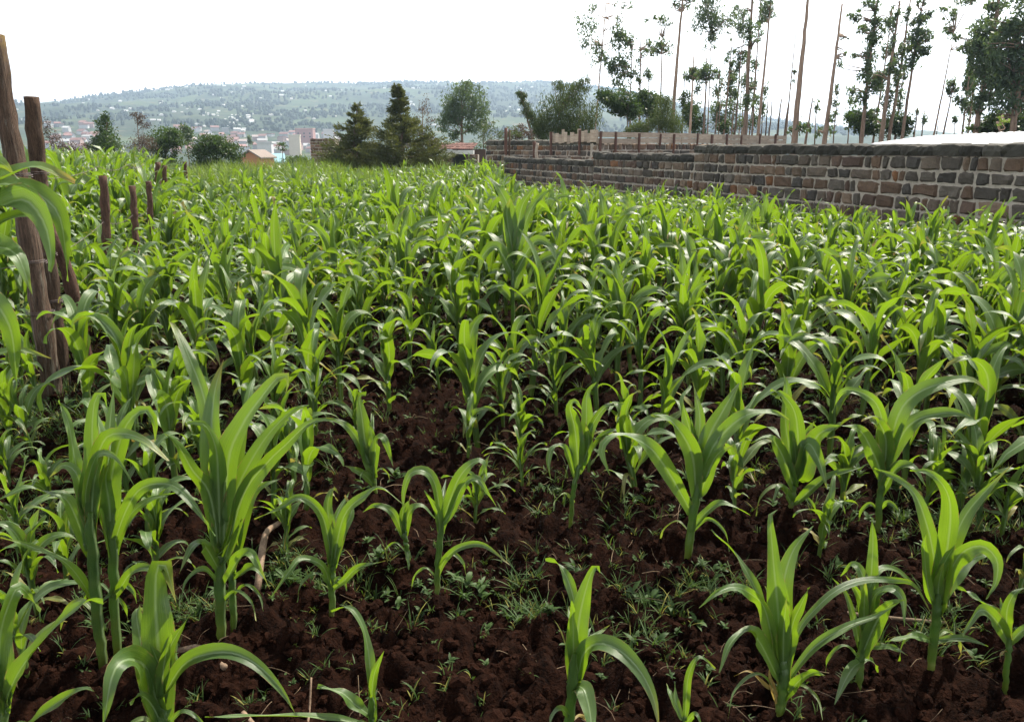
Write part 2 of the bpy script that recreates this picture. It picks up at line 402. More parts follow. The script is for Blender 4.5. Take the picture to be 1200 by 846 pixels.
def icos(sub):
    bm = bmesh.new(); bmesh.ops.create_icosphere(bm, subdivisions=sub, radius=1.0)
    v = np.array([a.co for a in bm.verts]); f = np.array([[a.index for a in p.verts] for p in bm.faces]); bm.free(); return v, f
IV, IF = icos(2)
def lump(r_):
    d = 1 + 0.55 * np.array([vn(np.array([a[0] * 1.7 + a[2] * 1.1 + 9]), np.array([a[1] * 1.7 - a[2]]), int(r_.integers(999)) )[0] for a in IV[:1]]).mean()
    s = int(r_.integers(1000))
    k = 1 + 1.0 * vn(IV[:, 0] * 1.6 + IV[:, 2] * 1.3 + 5, IV[:, 1] * 1.6 - IV[:, 2] * 0.7, s) + 0.8 * vn(IV[:, 0] * 3.6 + IV[:, 2] * 2.3, IV[:, 1] * 3.6 + IV[:, 2], s + 5)
    return IV * k[:, None] * [1, 1, 0.75]
lumps = [lump(rng) for _ in range(8)]
def scatter_xy(n, y0, y1, power=1.0, xpad=1.3):
    y = y0 + (y1 - y0) * rng.random(n) ** power
    x = (rng.random(n) * 2 - 1) * (y * 0.68 + xpad)
    return x, y
cl = MB()
for x, y in zip(*scatter_xy(22000, 1.5, 7.5, 1.4)):
    s = 0.004 + 0.022 * rng.random() ** 3.5
    a = rng.uniform(0, 6.28); v = lumps[int(rng.integers(8))] * s * rng.uniform(0.8, 1.25, 3)
    v = np.stack([v[:, 0] * math.cos(a) - v[:, 1] * math.sin(a), v[:, 0] * math.sin(a) + v[:, 1] * math.cos(a), v[:, 2]], -1)
    cl.add(v + [x, y, float(soil_h(x, y)) + s * 0.15], None, IF, np.full(3, rng.uniform(0.5, 1.2)))
tag(cl.build('soil_clods', M['clod'], None, False), 'crumbled red brown soil clods lying over the tilled ground', 'soil', kind='stuff')

sw = MB()
for x, y in zip(*scatter_xy(900, 1.6, 7.0, 1.3)):
    L = rng.uniform(0.03, 0.16); a = rng.uniform(0, 6.28); z = float(soil_h(x, y))
    d = np.array([math.cos(a), math.sin(a), rng.uniform(-0.1, 0.35)]) * L
    p = np.array([x, y, z + 0.008]); mid = p + d / 2 + [0, 0, rng.uniform(0, 0.015)] + rng.normal(0, 0.006, 3)
    tube(sw, catmull([p, mid, p + d], 5), rng.uniform(0.0004, 0.0014), 4, np.full(3, rng.uniform(0.5, 1.3)), False)
tag(sw.build('straw', M['straw']), 'thin dry straw and rootlets scattered over the dark soil', 'straw', kind='stuff')

def wall_x(y): return 7 - 0.342 * (y - 11) / 0.94        # the stone wall's line
wd = MB()
def weed(x, y, s, kind):
    z = float(soil_h(x, y)); k = int(rng.integers(6, 13)); h = rng.uniform(0, 1)
    for i in range(k):
        a = rng.uniform(0, 6.28)
        if kind == 0:            # grass tuft
            P = arc_curve(np.array([x, y, z]) + rng.normal(0, 0.008, 3) * [1, 1, 0], a, s * rng.uniform(0.6, 2.0), R(rng.uniform(30, 80)), R(rng.uniform(-30, 40)), 5)
            blade(wd, P, 0.0028 + 0.0022 * rng.random(), np.array([-math.sin(a), math.cos(a), 0]), 0.2, 0, 0, rng.normal(0, 0.5), 2, h, rng.uniform(0, 0.2) if rng.random() < 0.88 else 0.6, 1, 0.8)
        else:                    # broad-leaved seedling
            p0 = np.array([x, y, z + s * 0.5 * rng.random()])
            P = arc_curve(p0, a, s * rng.uniform(0.35, 0.9), R(rng.uniform(10, 60)), R(rng.uniform(-50, 10)), 5)
            blade(wd, P, s * rng.uniform(0.16, 0.34), np.array([-math.sin(a), math.cos(a), 0]), 0.25, 0, 0, rng.normal(0, 0.4), 3, h, rng.uniform(0, 0.15), 1, 0.25)
wx, wy = scatter_xy(4200, 1.5, 9.0, 1.25)
keep = (fbm(wx * 1.1, wy * 1.1, 3, 77) > -0.10 + 0.16 * (rng.random(len(wx)) - 0.5))
for x, y, kp in zip(wx, wy, keep):
    if kp: weed(x, y, rng.uniform(0.012, 0.042), 0 if rng.random() < 0.72 else 1)
wx, wy = scatter_xy(5200, 3.6, 15.0, 1.0)
for x, y in zip(wx, wy):
    px, py, _ = project((x, y, 0))
    if 400 < px < 860 and py > 440 and rng.random() < 0.75: continue
    if x < wall_x(y) - 0.2: weed(x, y, rng.uniform(0.035, 0.11), 0 if rng.random() < 0.6 else 1)
for px, py, n_, sp in ((555, 690, 45, 55), (150, 700, 40, 60), (345, 660, 50, 30), (730, 600, 35, 40), (775, 700, 40, 35), (830, 680, 40, 20), (760, 740, 20, 30), (1080, 640, 60, 60),
                       (1150, 600, 70, 60), (1000, 600, 40, 50), (620, 715, 30, 18), (440, 660, 30, 25), (230, 700, 40, 20), (40, 600, 160, 60), (60, 500, 260, 55), (30, 450, 160, 45), (1130, 730, 40, 40), (640, 560, 30, 50)):
    for _ in range(n_):
        g = ground(px + rng.normal(0, sp), py + rng.normal(0, sp * 0.4)); weed(g[0], g[1], rng.uniform(0.025, 0.075), 0 if rng.random() < 0.7 else 1)
tag(wd.build('weeds', M['weed']), 'low green weeds and grass tufts growing across the tilled soil', 'weeds', kind='stuff')

# fallen sticks on the soil
def stick(pts, r0, r1, label, matn='twig'):
    P = np.array([gpos(a, b) + [0, 0, r0 + c] for a, b, c in pts]); loc = P[0]
    mb = MB(); Q = catmull(P, 9); tube(mb, Q - loc, np.linspace(r0, r1, 9), 7, None, True, 0.08, 3)
    o = mb.build('fallen_stick', M[matn]); o.location = loc
    tag(o, label, 'stick', 'fallen sticks on the soil')
stick([(205, 748, 0.0), (232, 746, 0.03), (262, 768, 0.0)], 0.012, 0.011, 'pale bent maize stem lying on soil behind the lowest broad maize leaf')
stick([(300, 680, 0.0), (312, 645, 0.05), (326, 610, 0.06)], 0.014, 0.012, 'brown stick leaning up from the soil beside the small bushy maize')
stick([(952, 708, 0.0), (1020, 722, 0.01), (1110, 722, 0.0)], 0.008, 0.006, 'long thin brown stem lying across the furrow behind clustered young maize', 'straw')
stick([(356, 842, 0.0), (361, 815, 0.02), (365, 797, 0.04)], 0.004, 0.003, 'short pale straw stub sticking up beside the single thin maize shoot')
stick([(283, 822, 0), (300, 834, 0.01), (318, 846, 0)], 0.008, 0.006, 'grey brown twig on the soil under an arching maize leaf')

# ------------------------------------------------------------------ maize, traced plants nearest the camera
LEAVES_MATS = M['maize']
hand = []                        # (x, y, anchor phrase) for the labels of the plants behind
GROUP = 'maize plants growing in the field'

def traced(base, stalk, leaves, label, phrase, thick=1.0, seed=1):
    """base px; stalk px points above it; leaves: (points px, width px, depth offset m, twist deg, dry)"""
    r_ = np.random.default_rng(seed)
    g = ground(*base); Y = g[1]
    root_z = float(soil_h(g[0], g[1])); loc = np.array([g[0], g[1], root_z - 0.01])
    o = thing('maize_plant', label, 'maize plant', loc, GROUP)
    cam = np.array([0, 0, EYE]); mpp = np.linalg.norm(g - cam) / F
    SPx = [base] + stalk
    SPt = np.array([loc] + [at(a, b, Y + 0.02 * i * r_.normal(0, 0.4)) for i, (a, b) in enumerate(stalk, 1)])
    k = 22; Q = catmull(SPt, k); tt = np.linspace(0, 1, k); rad = np.interp(tt, [0, 0.15, 0.6, 0.85, 1], [0.011, 0.0145, 0.016, 0.0145, 0.006]) * thick
    rad = rad * (1 + 0.12 * (((tt * 5.3 + seed * 0.37) % 1.0) - 0.4)); Q[1:-1] += r_.normal(0, 0.0016, (k - 2, 3))
    sc_col = np.repeat(np.stack([0.5 + 0.3 * np.sin(tt * 17), np.interp(tt, [0, 0.18, 0.5], [0.5, 0.26, 0.08]) + 0.12 * (((tt * 5.3 + seed * 0.37) % 1.0) < 0.2), 0 * tt], -1), 10, 0)
    mb = MB(); tube(mb, Q - loc, rad, 10, sc_col, False, 0.06, seed); mb.build('stalk', M['maize'], o)
    leaves = list(leaves); bx, by = base; tx, ty = stalk[-1]; sc_ = 300 * thick / max(mpp * F, 1.2)
    if thick > 0.55:
        for sg in ((-1, 1) if thick > 0.7 else (int(r_.choice([-1, 1])),)):      # low withering blades and an inner whorl
            q0 = np.array([bx, by]) + (np.array([tx, ty]) - [bx, by]) * r_.uniform(0.15, 0.4); k_ = sc_ * r_.uniform(0.15, 0.5)
            leaves.append(([tuple(q0), tuple(q0 + [sg * k_ * 0.5, -k_ * 0.45]), tuple(q0 + [sg * k_, -k_ * 0.1]), tuple(q0 + [sg * k_ * 1.15, k_ * 0.5])], sc_ * r_.uniform(0.035, 0.07), r_.uniform(-0.2, 0.15), 30, r_.choice([0.0, 0.05, 0.1, 0.3, 0.85])))
        for _ in range(3 if thick > 0.7 else 1):
            q0 = np.array([bx, by]) + (np.array([tx, ty]) - [bx, by]) * r_.uniform(0.7, 0.95); k_ = sc_ * r_.uniform(0.6, 0.95); dx = r_.uniform(-0.35, 0.35) * k_
            leaves.append(([tuple(q0), tuple(q0 + [dx * 0.2, -k_ * 0.55]), tuple(q0 + [dx, -k_])], sc_ * 0.11, r_.uniform(-0.1, 0.3), r_.uniform(-40, 40)))
    top = SPt[-1]
    for i, L in enumerate(leaves):
        pts, w, dY = L[0], L[1], L[2]
        tw = R(L[3]) if len(L) > 3 else R(r_.uniform(-35, 35)); dry = L[4] if len(L) > 4 else r_.uniform(0, 0.08)
        hw = 0.5 * w * mpp
        n = len(pts)
        W3 = [at(a, b, Y + dY * (j / max(1, n - 1)) ** 1.2) for j, (a, b) in enumerate(pts)]
        # root the blade in the stalk where it starts
        d = np.linalg.norm(Q - W3[0], axis=1); a0 = Q[int(d.argmin())]
        if d.min() > 0.012: W3 = [a0] + W3
        P = catmull(W3, 24)
        T = np.gradient(P, axis=0); T /= np.linalg.norm(T, axis=1)[:, None]
        V = P - cam; V /= np.linalg.norm(V, axis=1)[:, None]
        az_ = np.abs(T[:, 2:3]); nrm = -V * (0.35 + 0.65 * az_) + np.array([[0, 0, 1.0]]) * 0.95 * (1 - az_) + r_.normal(0, 0.16, 3)
        S = np.cross(T, -nrm); S /= np.linalg.norm(S, axis=1)[:, None] + 1e-6
        for a in range(1, len(S)):
            if (S[a] * S[a - 1]).sum() < 0: S[a] = -S[a]
        # smooth the across direction so bends do not pinch
        for _ in range(6): S[1:-1] = (S[:-2] + 2 * S[1:-1] + S[2:]) / 4
        lb = MB()
        blade(lb, P - loc, w * mpp * 1.0, S, r_.uniform(0.25, 0.75), r_.uniform(0.07, 0.20), tw * r_.uniform(-0.8, 0.8), tw * 1.2, 7, r_.uniform(0.25, 0.95), dry, int(r_.integers(1e6)), 0.6,
              r_.uniform(0.2, 0.8) if r_.random() < 0.4 else 0)
        lb.build('leaf', M['maize'], o)
    hand.append((g[0], g[1], phrase))
    return o

traced((2, 885), [(4, 850), (8, 815)], [
    ([(5, 823), (27, 780), (67, 732), (101, 705), (121, 705)], 13, -0.05), ([(0, 815), (0, 745), (16, 695), (27, 690), (48, 715)], 18, 0.1),
    ([(20, 862), (48, 838), (75, 818), (99, 806), (111, 810)], 11, -0.1), ([(4, 830), (24, 772), (32, 748)], 7, 0.05), ([(2, 840), (-20, 790), (-45, 790)], 14, 0.0)],
    'maize plant cut by the lower corner below the fence posts, long blade to one side', 'the maize in the corner below the posts', 0.8, 11)
traced((190, 880), [(190, 850), (190, 815)], [
    ([(192, 850), (189, 800), (184, 740), (182, 700), (184, 667), (193, 661), (206, 703)], 29, 0.05, 5), ([(188, 850), (172, 785), (163, 742), (160, 714), (168, 716)], 20, 0.1, 20),
    ([(187, 832), (172, 785), (158, 774), (144, 775), (131, 793), (121, 852)], 21, -0.2, -10), ([(192, 815), (214, 780), (240, 767), (272, 765), (302, 779), (330, 808), (346, 836)], 15, -0.1, 25),
    ([(190, 850), (178, 826), (165, 815), (152, 824)], 11, -0.1), ([(194, 840), (203, 790), (208, 752)], 8, 0.1, 60)],
    'maize plant with one broad upright blade and two low arching blades at the bottom edge', 'the broad-bladed maize at the bottom edge', 1.0, 12)
traced((436, 868), [(436, 846), (435, 815)], [
    ([(436, 835), (434, 790), (431, 760), (424, 731), (409, 712), (388, 716)], 10, 0.1, 30), ([(433, 838), (417, 826), (399, 811), (372, 804)], 13, 0.0, 15),
    ([(434, 850), (395, 843), (348, 839), (290, 839), (240, 840)], 8, -0.15, 40), ([(437, 850), (437, 818), (434, 800)], 8, 0.0)],
    'single thin maize shoot with one tall curling blade on bare soil at the bottom edge', 'the thin single maize shoot', 0.6, 13)
traced((665, 885), [(667, 850), (671, 800), (674, 765)], [
    ([(672, 790), (673, 750), (673, 708), (664, 676), (652, 659), (639, 655)], 14, 0.1, 15), ([(673, 800), (676, 750), (681, 713), (691, 676), (699, 663), (703, 671)], 22, 0.0, 5),
    ([(675, 785), (681, 760), (695, 747), (715, 732)], 9, 0.1, 20), ([(676, 795), (684, 766), (701, 754), (726, 762), (750, 786), (766, 818), (773, 856)], 18, -0.2, 10),
    ([(671, 806), (683, 807), (691, 834), (694, 866)], 18, -0.15, 10)],
    'maize plant with two blades raised like a fork and one arching over bare soil', 'the fork-topped maize on bare soil', 0.85, 14)
traced((800, 868), [(801, 845)], [
    ([(803, 838), (806, 796), (814, 775), (822, 770), (838, 783)], 8, 0.0), ([(798, 840), (791, 818), (791, 798)], 7, 0.05, 40), ([(796, 840), (785, 812), (781, 800)], 5, 0.1), ([(802, 850), (815, 836), (822, 850)], 6, -0.05)],
    'tiny maize seedling with hooked blade at the bottom edge on bare soil', 'the tiny hooked maize seedling', 0.45, 15)
traced((914, 840), [(918, 800), (919, 765)], [
    ([(912, 790), (893, 710), (867, 657), (834, 620)], 10, 0.15, 25), ([(910, 770), (897, 715), (883, 698), (862, 688), (840, 695), (819, 712)], 13, -0.1, 10),
    ([(912, 795), (891, 754), (875, 739), (856, 754), (843, 788)], 14, -0.15, 15), ([(914, 815), (897, 804), (878, 787), (860, 792)], 5, -0.05, 30, 0.95),
    ([(918, 800), (912, 720), (906, 655), (903, 606), (909, 598)], 21, 0.05, 10), ([(919, 800), (916, 730), (918, 684), (930, 644), (953, 616)], 23, 0.1, 8),
    ([(921, 790), (928, 735), (939, 708), (948, 688)], 13, -0.05, 25), ([(921, 800), (953, 759), (991, 735), (1025, 722), (1058, 703)], 9, 0.1, 30),
    ([(921, 780), (935, 740), (953, 716), (980, 692), (1012, 680), (1050, 680), (1072, 686), (1090, 716)], 8, 0.2, 30), ([(916, 826), (935, 799), (953, 788), (966, 791)], 10, -0.15, 20),
    ([(913, 830), (904, 800), (901, 785)], 6, -0.05, 20, 1.0)],
    'full maize clump with fanned bright blades and an orange dead leaf at its base', 'the fanned maize with an orange dead leaf', 1.0, 16)
traced((1006, 795), [(1010, 765), (1015, 725)], [
    ([(1012, 770), (1018, 720), (1021, 673), (1023, 632), (1021, 606)], 16, 0.05, 8), ([(1014, 750), (1021, 717), (1028, 698), (1040, 693)], 16, 0.0, 15),
    ([(1011, 765), (1028, 727), (1044, 708), (1060, 703)], 16, -0.1, 12), ([(1010, 770), (1001, 727), (991, 695), (975, 677)], 7, 0.1), ([(1009, 775), (1000, 782), (990, 798), (978, 825)], 11, -0.2, 10),
    ([(1014, 757), (1044, 758), (1064, 768)], 7, -0.1), ([(1018, 715), (1028, 694), (1046, 690), (1058, 703), (1060, 734)], 10, -0.1), ([(1016, 700), (1010, 672), (999, 661), (985, 675)], 10, 0.1),
    ([(1018, 695), (1030, 668), (1050, 668), (1068, 683), (1087, 708)], 7, 0.15)],
    'slender maize with a straight upright blade and a drooping tip, next to the orange-leaved clump', 'the slender straight-bladed maize', 0.8, 17)
traced((1091, 778), [(1095, 740), (1101, 695)], [
    ([(1100, 720), (1108, 660), (1114, 605), (1109, 575), (1090, 555), (1066, 552)], 18, -0.05, 5), ([(1101, 715), (1115, 645), (1130, 606), (1155, 575), (1188, 543)], 14, 0.1, 15),
    ([(1100, 710), (1094, 650), (1083, 605), (1071, 578), (1053, 562), (1024, 549)], 14, 0.1, 10), ([(1102, 700), (1112, 672), (1128, 647), (1151, 640), (1168, 656), (1167, 682), (1155, 702)], 15, -0.1, 15),
    ([(1102, 705), (1122, 673), (1140, 655), (1163, 649)], 12, 0.1, 25), ([(1094, 752), (1071, 746), (1037, 752)], 8, -0.1, 30), ([(1096, 750), (1130, 748), (1158, 757)], 7, -0.05, 30), ([(1100, 715), (1088, 690), (1083, 640), (1086, 622)], 9, -0.05, 25)],
    'maize with pale stalk, a curled blade on one side and a long spear-like one', 'the pale-stalked maize with a curled blade', 0.9, 18)
traced((1183, 782), [(1182, 755), (1180, 730)], [
    ([(1180, 745), (1170, 722), (1142, 700), (1122, 687)], 8, 0.1), ([(1181, 745), (1180, 716), (1189, 695), (1204, 687)], 10, 0.0), ([(1180, 750), (1167, 727), (1148, 715), (1128, 745)], 13, -0.1), ([(1182, 755), (1200, 737), (1225, 728)], 8, 0.0), ([(1181, 750), (1176, 720), (1172, 700)], 7, 0.05)],
    'small tufted maize cut by the frame edge beside the curled-blade plant', 'the small tufted maize at the frame edge', 0.6, 19)
traced((258, 735), [(258, 690), (260, 640), (260, 600)], [
    ([(258, 640), (256, 570), (253, 525), (240, 498), (219, 496)], 19, -0.1, 8), ([(262, 650), (267, 545), (283, 500), (306, 466), (327, 441), (338, 443), (334, 464)], 27, 0.0, 6),
    ([(259, 610), (252, 555), (248, 502), (252, 457), (262, 422)], 23, 0.15, 5), ([(257, 650), (246, 580), (225, 550), (208, 520), (195, 509)], 17, -0.15, 12),
    ([(262, 640), (275, 580), (300, 530), (322, 500), (345, 480), (362, 474)], 18, 0.1, 10), ([(262, 660), (285, 580), (315, 540), (334, 522), (362, 496), (385, 492), (402, 497)], 16, -0.1, 15),
    ([(258, 670), (240, 640), (226, 640), (210, 672)], 12, -0.2), ([(260, 690), (280, 655), (296, 650), (316, 690)], 11, -0.1, 15), ([(260, 620), (256, 560), (240, 470), (222, 420), (205, 384), (199, 378)], 18, 0.3, 10), ([(259, 640), (275, 560), (290, 470), (300, 440)], 14, 0.25, 20)],
    'large vigorous maize plant with broad grey green blades fanning from a thick stalk', 'the large broad-bladed maize', 1.15, 20)
traced((272, 722), [(272, 690), (273, 650)], [
    ([(273, 660), (285, 610), (300, 575), (330, 560)], 13, 0.1), ([(272, 670), (262, 620), (248, 590), (232, 590)], 11, 0.1), ([(273, 655), (280, 600), (283, 560), (276, 530)], 13, 0.1), ([(273, 680), (296, 665), (312, 680)], 9, -0.05)],
    'slimmer maize shoot growing tight behind the large broad-bladed plant', 'the slim shoot behind the large maize', 0.8, 21)
traced((116, 756), [(112, 700), (107, 640), (106, 600)], [
    ([(107, 640), (105, 595), (110, 545), (108, 508), (111, 470), (121, 461), (126, 480)], 19, 0.05, 6), ([(106, 650), (80, 588), (55, 578), (30, 571), (-2, 586)], 13, -0.1, 20),
    ([(110, 705), (80, 662), (35, 640), (0, 630)], 9, -0.2, 20), ([(107, 620), (110, 560), (122, 516), (145, 508), (173, 518), (197, 540)], 15, -0.1, 15),
    ([(106, 610), (100, 580), (111, 538), (125, 531), (140, 541), (158, 570)], 8, -0.15, 20), ([(106, 620), (92, 560), (75, 545), (58, 560)], 13, 0.0), ([(107, 600), (115, 540), (116, 500), (100, 470), (88, 480)], 14, 0.15, 15),
    ([(105, 610), (88, 540), (80, 495), (68, 470)], 12, 0.1, 20)],
    'tall maize with pale upright blades, first of the pair below the leaning post', 'the pale twin maize below the leaning post', 1.1, 22)
traced((133, 745), [(134, 700), (132, 640), (130, 600)], [
    ([(131, 650), (126, 595), (136, 533), (150, 495), (170, 480), (181, 495), (182, 518)], 17, 0.05, 10), ([(133, 640), (147, 600), (166, 572), (200, 568), (226, 590), (252, 628)], 12, -0.15, 20),
    ([(133, 660), (143, 617), (170, 588), (206, 577)], 9, 0.1, 25), ([(132, 640), (128, 590), (124, 560), (130, 540)], 15, -0.05, 10), ([(134, 700), (155, 670), (178, 668), (196, 690)], 10, -0.15, 15), ([(131, 620), (133, 560), (128, 510), (134, 450)], 14, 0.2, 20)],
    'maize with long blades reaching sideways, second of the pair below the leaning post', 'the long-bladed twin maize', 1.0, 23)
traced((388, 708), [(389, 670), (390, 640)], [
    ([(389, 670), (390, 640), (384, 595), (390, 572), (396, 578)], 14, 0.05, 10), ([(389, 660), (378, 605), (352, 583), (325, 597), (298, 608)], 10, -0.1), ([(390, 665), (403, 605), (430, 579), (448, 573), (475, 592)], 12, -0.05, 15),
    ([(390, 690), (403, 680), (420, 665), (452, 657)], 8, -0.1), ([(388, 690), (378, 663), (353, 655), (340, 668), (316, 702)], 8, -0.15), ([(391, 660), (400, 625), (412, 600), (404, 580)], 11, 0.1)],
    'small bushy maize with low curling blades between weeds and a leaning stick', 'the small bushy maize by the stick', 0.8, 24)
traced((511, 692), [(514, 650), (518, 605)], [
    ([(517, 620), (526, 590), (538, 560), (553, 543), (566, 541), (571, 562)], 14, 0.0, 8), ([(516, 615), (514, 588), (508, 563), (497, 552), (481, 555), (473, 577), (473, 602)], 11, -0.05, 15),
    ([(517, 615), (527, 603), (542, 570), (558, 560), (571, 576), (583, 596)], 10, -0.1, 15), ([(513, 675), (522, 655), (540, 641), (567, 639), (597, 661)], 8, -0.1), ([(517, 625), (516, 590), (514, 565)], 12, 0.05, 10)],
    'bright young maize alone on bare soil with blade tips bent like hooks', 'the lone hook-tipped maize on bare soil', 0.75, 25)
traced((478, 655), [(474, 620)], [
    ([(474, 628), (480, 600), (494, 593), (510, 607)], 10, 0.0), ([(473, 628), (460, 600), (440, 592), (425, 600)], 9, 0.0), ([(474, 625), (472, 600), (480, 585)], 8, 0.0), ([(476, 640), (478, 650), (479, 668)], 6, -0.05)],
    'stunted maize with short thin blades close to the lone hook-tipped one', 'the stunted thin maize', 0.6, 26)
traced((440, 572), [(437, 550), (434, 525)], [
    ([(437, 560), (429, 525), (424, 488), (421, 465), (429, 462)], 17, 0.05, 5), ([(438, 560), (441, 518), (450, 514), (461, 547)], 11, -0.05), ([(434, 545), (418, 513), (400, 495), (374, 490)], 10, 0.0), ([(438, 568), (425, 555), (402, 545)], 9, -0.1), ([(437, 550), (437, 520), (433, 495)], 12, 0.0, 15)],
    'maize with one square-topped upright blade at the bare soil edge', 'the square-topped maize', 0.75, 27)
traced((668, 617), [(672, 575), (682, 535)], [
    ([(678, 550), (674, 505), (668, 478), (674, 470), (682, 480)], 17, -0.05, 10), ([(682, 545), (687, 500), (688, 462), (700, 447)], 15, 0.05, 10), ([(683, 540), (690, 508), (702, 485), (716, 473), (732, 473)], 10, 0.0), ([(674, 560), (663, 527), (649, 524), (643, 540), (646, 566)], 8, -0.1, 15), ([(680, 550), (690, 520), (686, 495)], 10, -0.05)],
    'maize on a thin bent stalk standing over open soil in mid field', 'the thin-stalked maize over open soil', 0.65, 28)
traced((806, 648), [(811, 610), (818, 570), (820, 548)], [
    ([(816, 580), (810, 530), (787, 494), (764, 485)], 20, -0.1, 8), ([(810, 600), (785, 556), (763, 526), (740, 513), (720, 510), (705, 526), (715, 557)], 18, -0.15, 12), ([(822, 560), (830, 515), (848, 480), (866, 449)], 21, 0.1, 8),
    ([(820, 580), (838, 536), (860, 520)], 14, -0.1), ([(817, 570), (818, 525), (820, 488), (812, 448)], 13, 0.1, 15), ([(823, 555), (838, 520), (870, 489), (903, 483), (925, 492)], 17, 0.0, 12), ([(822, 560), (812, 515), (800, 470), (810, 452)], 15, 0.15), ([(810, 620), (830, 598), (850, 590), (880, 604)], 10, -0.1)],
    'strong maize with thick pale stalk and glossy blades curving outward on both sides', 'the thick-stalked glossy maize', 1.1, 29)
traced((925, 608), [(929, 575), (935, 545)], [
    ([(936, 560), (933, 490), (917, 463), (903, 457)], 17, 0.0, 8), ([(932, 560), (921, 500), (922, 455), (917, 436)], 15, 0.1, 10), ([(936, 562), (952, 520), (965, 505), (985, 500)], 23, -0.1, 6), ([(934, 555), (946, 520), (960, 540), (969, 572)], 15, -0.15, 10), ([(932, 590), (968, 560), (1012, 547)], 10, -0.1), ([(930, 570), (915, 530), (900, 512), (880, 520)], 14, -0.05), ([(928, 590), (915, 570), (905, 590)], 9, -0.1)],
    'stocky maize with a wide folded blade beside the glossy thick-stalked plant', 'the stocky maize with a folded blade', 0.95, 30)
traced((1028, 625), [(1031, 585), (1036, 535)], [
    ([(1037, 550), (1053, 486), (1076, 460), (1113, 447), (1140, 445), (1157, 459)], 17, 0.05, 10), ([(1034, 560), (1024, 533), (1008, 505), (984, 498)], 16, -0.1, 10), ([(1037, 540), (1046, 490), (1061, 456)], 9, 0.1), ([(1036, 540), (1032, 485), (1015, 463), (988, 458), (975, 484)], 11, 0.1),
    ([(1036, 550), (1065, 499), (1100, 485), (1126, 485), (1146, 494)], 15, -0.05, 12), ([(1036, 555), (1038, 515), (1025, 490), (1010, 492)], 14, -0.1), ([(1033, 580), (1050, 550), (1070, 548), (1085, 570)], 11, -0.15), ([(1035, 545), (1034, 500), (1042, 470)], 12, 0.1, 15)],
    'maize with several long level blades spread wide across its neighbours', 'the wide-spreading maize with level blades', 0.9, 31)

traced((602, 412), [(601, 380), (601, 330), (601, 295)], [
    ([(601, 300), (597, 250), (586, 223), (568, 203)], 15, 0.05, 12), ([(603, 300), (610, 248), (620, 228), (630, 215)], 14, 0.0, 10), ([(604, 300), (618, 255), (632, 232), (647, 221)], 12, 0.1, 15), ([(601, 295), (594, 252), (598, 232)], 13, -0.05, 5),
    ([(600, 320), (582, 290), (566, 300), (560, 325)], 12, -0.1), ([(602, 325), (625, 285), (645, 290), (655, 315)], 12, -0.1), ([(601, 330), (590, 295), (575, 275), (560, 272)], 13, 0.15), ([(602, 340), (615, 300), (632, 278), (650, 270)], 12, 0.15), ([(600, 350), (578, 330), (560, 340)], 11, -0.1), ([(602, 350), (628, 335), (640, 350)], 10, -0.1)],
    'tallest mid field maize with a tight whorl rising to the horizon line', 'the tallest tight-whorled maize', 1.0, 34)

# close plant at the left edge whose blades cross the fence posts (its stalk stands outside the frame)
traced((-175, 640), [(-150, 500), (-120, 380), (-85, 290)], [
    ([(-85, 300), (-40, 230), (0, 212), (40, 195), (70, 205), (88, 214)], 26, 0.0, 8), ([(-90, 320), (-40, 265), (0, 243), (30, 235), (52, 262), (60, 300), (58, 318)], 27, -0.1, 8),
    ([(-85, 300), (-20, 225), (20, 218), (55, 235), (72, 262), (80, 330)], 20, 0.1, 15), ([(-90, 340), (-40, 300), (-5, 290), (20, 300), (38, 345)], 24, -0.1, 10), ([(-80, 300), (-20, 200), (0, 190), (22, 210)], 24, 0.0, 20),
    ([(-80, 310), (0, 260), (50, 250), (75, 246), (98, 252)], 13, 0.15, 20), ([(-100, 380), (-40, 420), (20, 410), (60, 420)], 12, 0.1, 20), ([(-95, 360), (-30, 340), (10, 380), (20, 450)], 20, 0.05, 15)],
    'tall maize at the frame edge with big grey green blades hanging across the fence posts', 'the big maize hanging over the posts', 1.2, 33)

# ------------------------------------------------------------------ maize, the rest of the field
MID = [(358, 592, 455), (335, 640, 545), (560, 508, 330), (548, 530, 455), (457, 480, 350), (515, 452, 372), (652, 478, 382), (745, 572, 425), (868, 568, 395), (972, 530, 375), (1124, 580, 365), (1195, 540, 330), (1060, 560, 400),
       (20, 640, 530), (62, 600, 525), (12, 560, 480), (205, 560, 400), (170, 610, 470), (225, 520, 375), (105, 500, 318), (160, 500, 350), (700, 478, 345), (605, 480, 355), (770, 520, 365), (815, 500, 350), (920, 500, 350), (1010, 480, 330),
       (1150, 500, 300), (1085, 480, 330), (400, 470, 330), (370, 520, 385), (320, 530, 400), (290, 500, 330), (655, 440, 318), (40, 700, 570), (75, 665, 555), (180, 665, 520), (320, 600, 470), (150, 570, 450), (28, 770, 640), (1150, 620, 470), (985, 600, 500), (1195, 690, 590), (1080, 600, 480), (345, 560, 440), (420, 525, 445), (690, 548, 470), (612, 565, 510), (556, 600, 545), (860, 610, 520), (735, 520, 410), (590, 490, 380), (960, 650, 560), (240, 560, 430), (480, 430, 320), (425, 425, 300), (750, 470, 330), (865, 470, 340), (610, 520, 440), (1175, 620, 520), (1100, 420, 280)]
plants = []                      # x, y, height, lean, seed
for bx, by, ty in MID:
    g = ground(bx, by); h = at(bx, ty, g[1])[2]
    plants.append([g[0], g[1], min(max(h, 0.35), 1.45)])
def grass_edge(px): return np.interp(px, [170, 195, 230, 330, 420, 500, 590], [30, 20, 18.5, 19, 22, 26, 34])
occ = [(a, b) for a, b, _ in hand] + [(p[0], p[1]) for p in plants]
sp = 0.385
cand = []
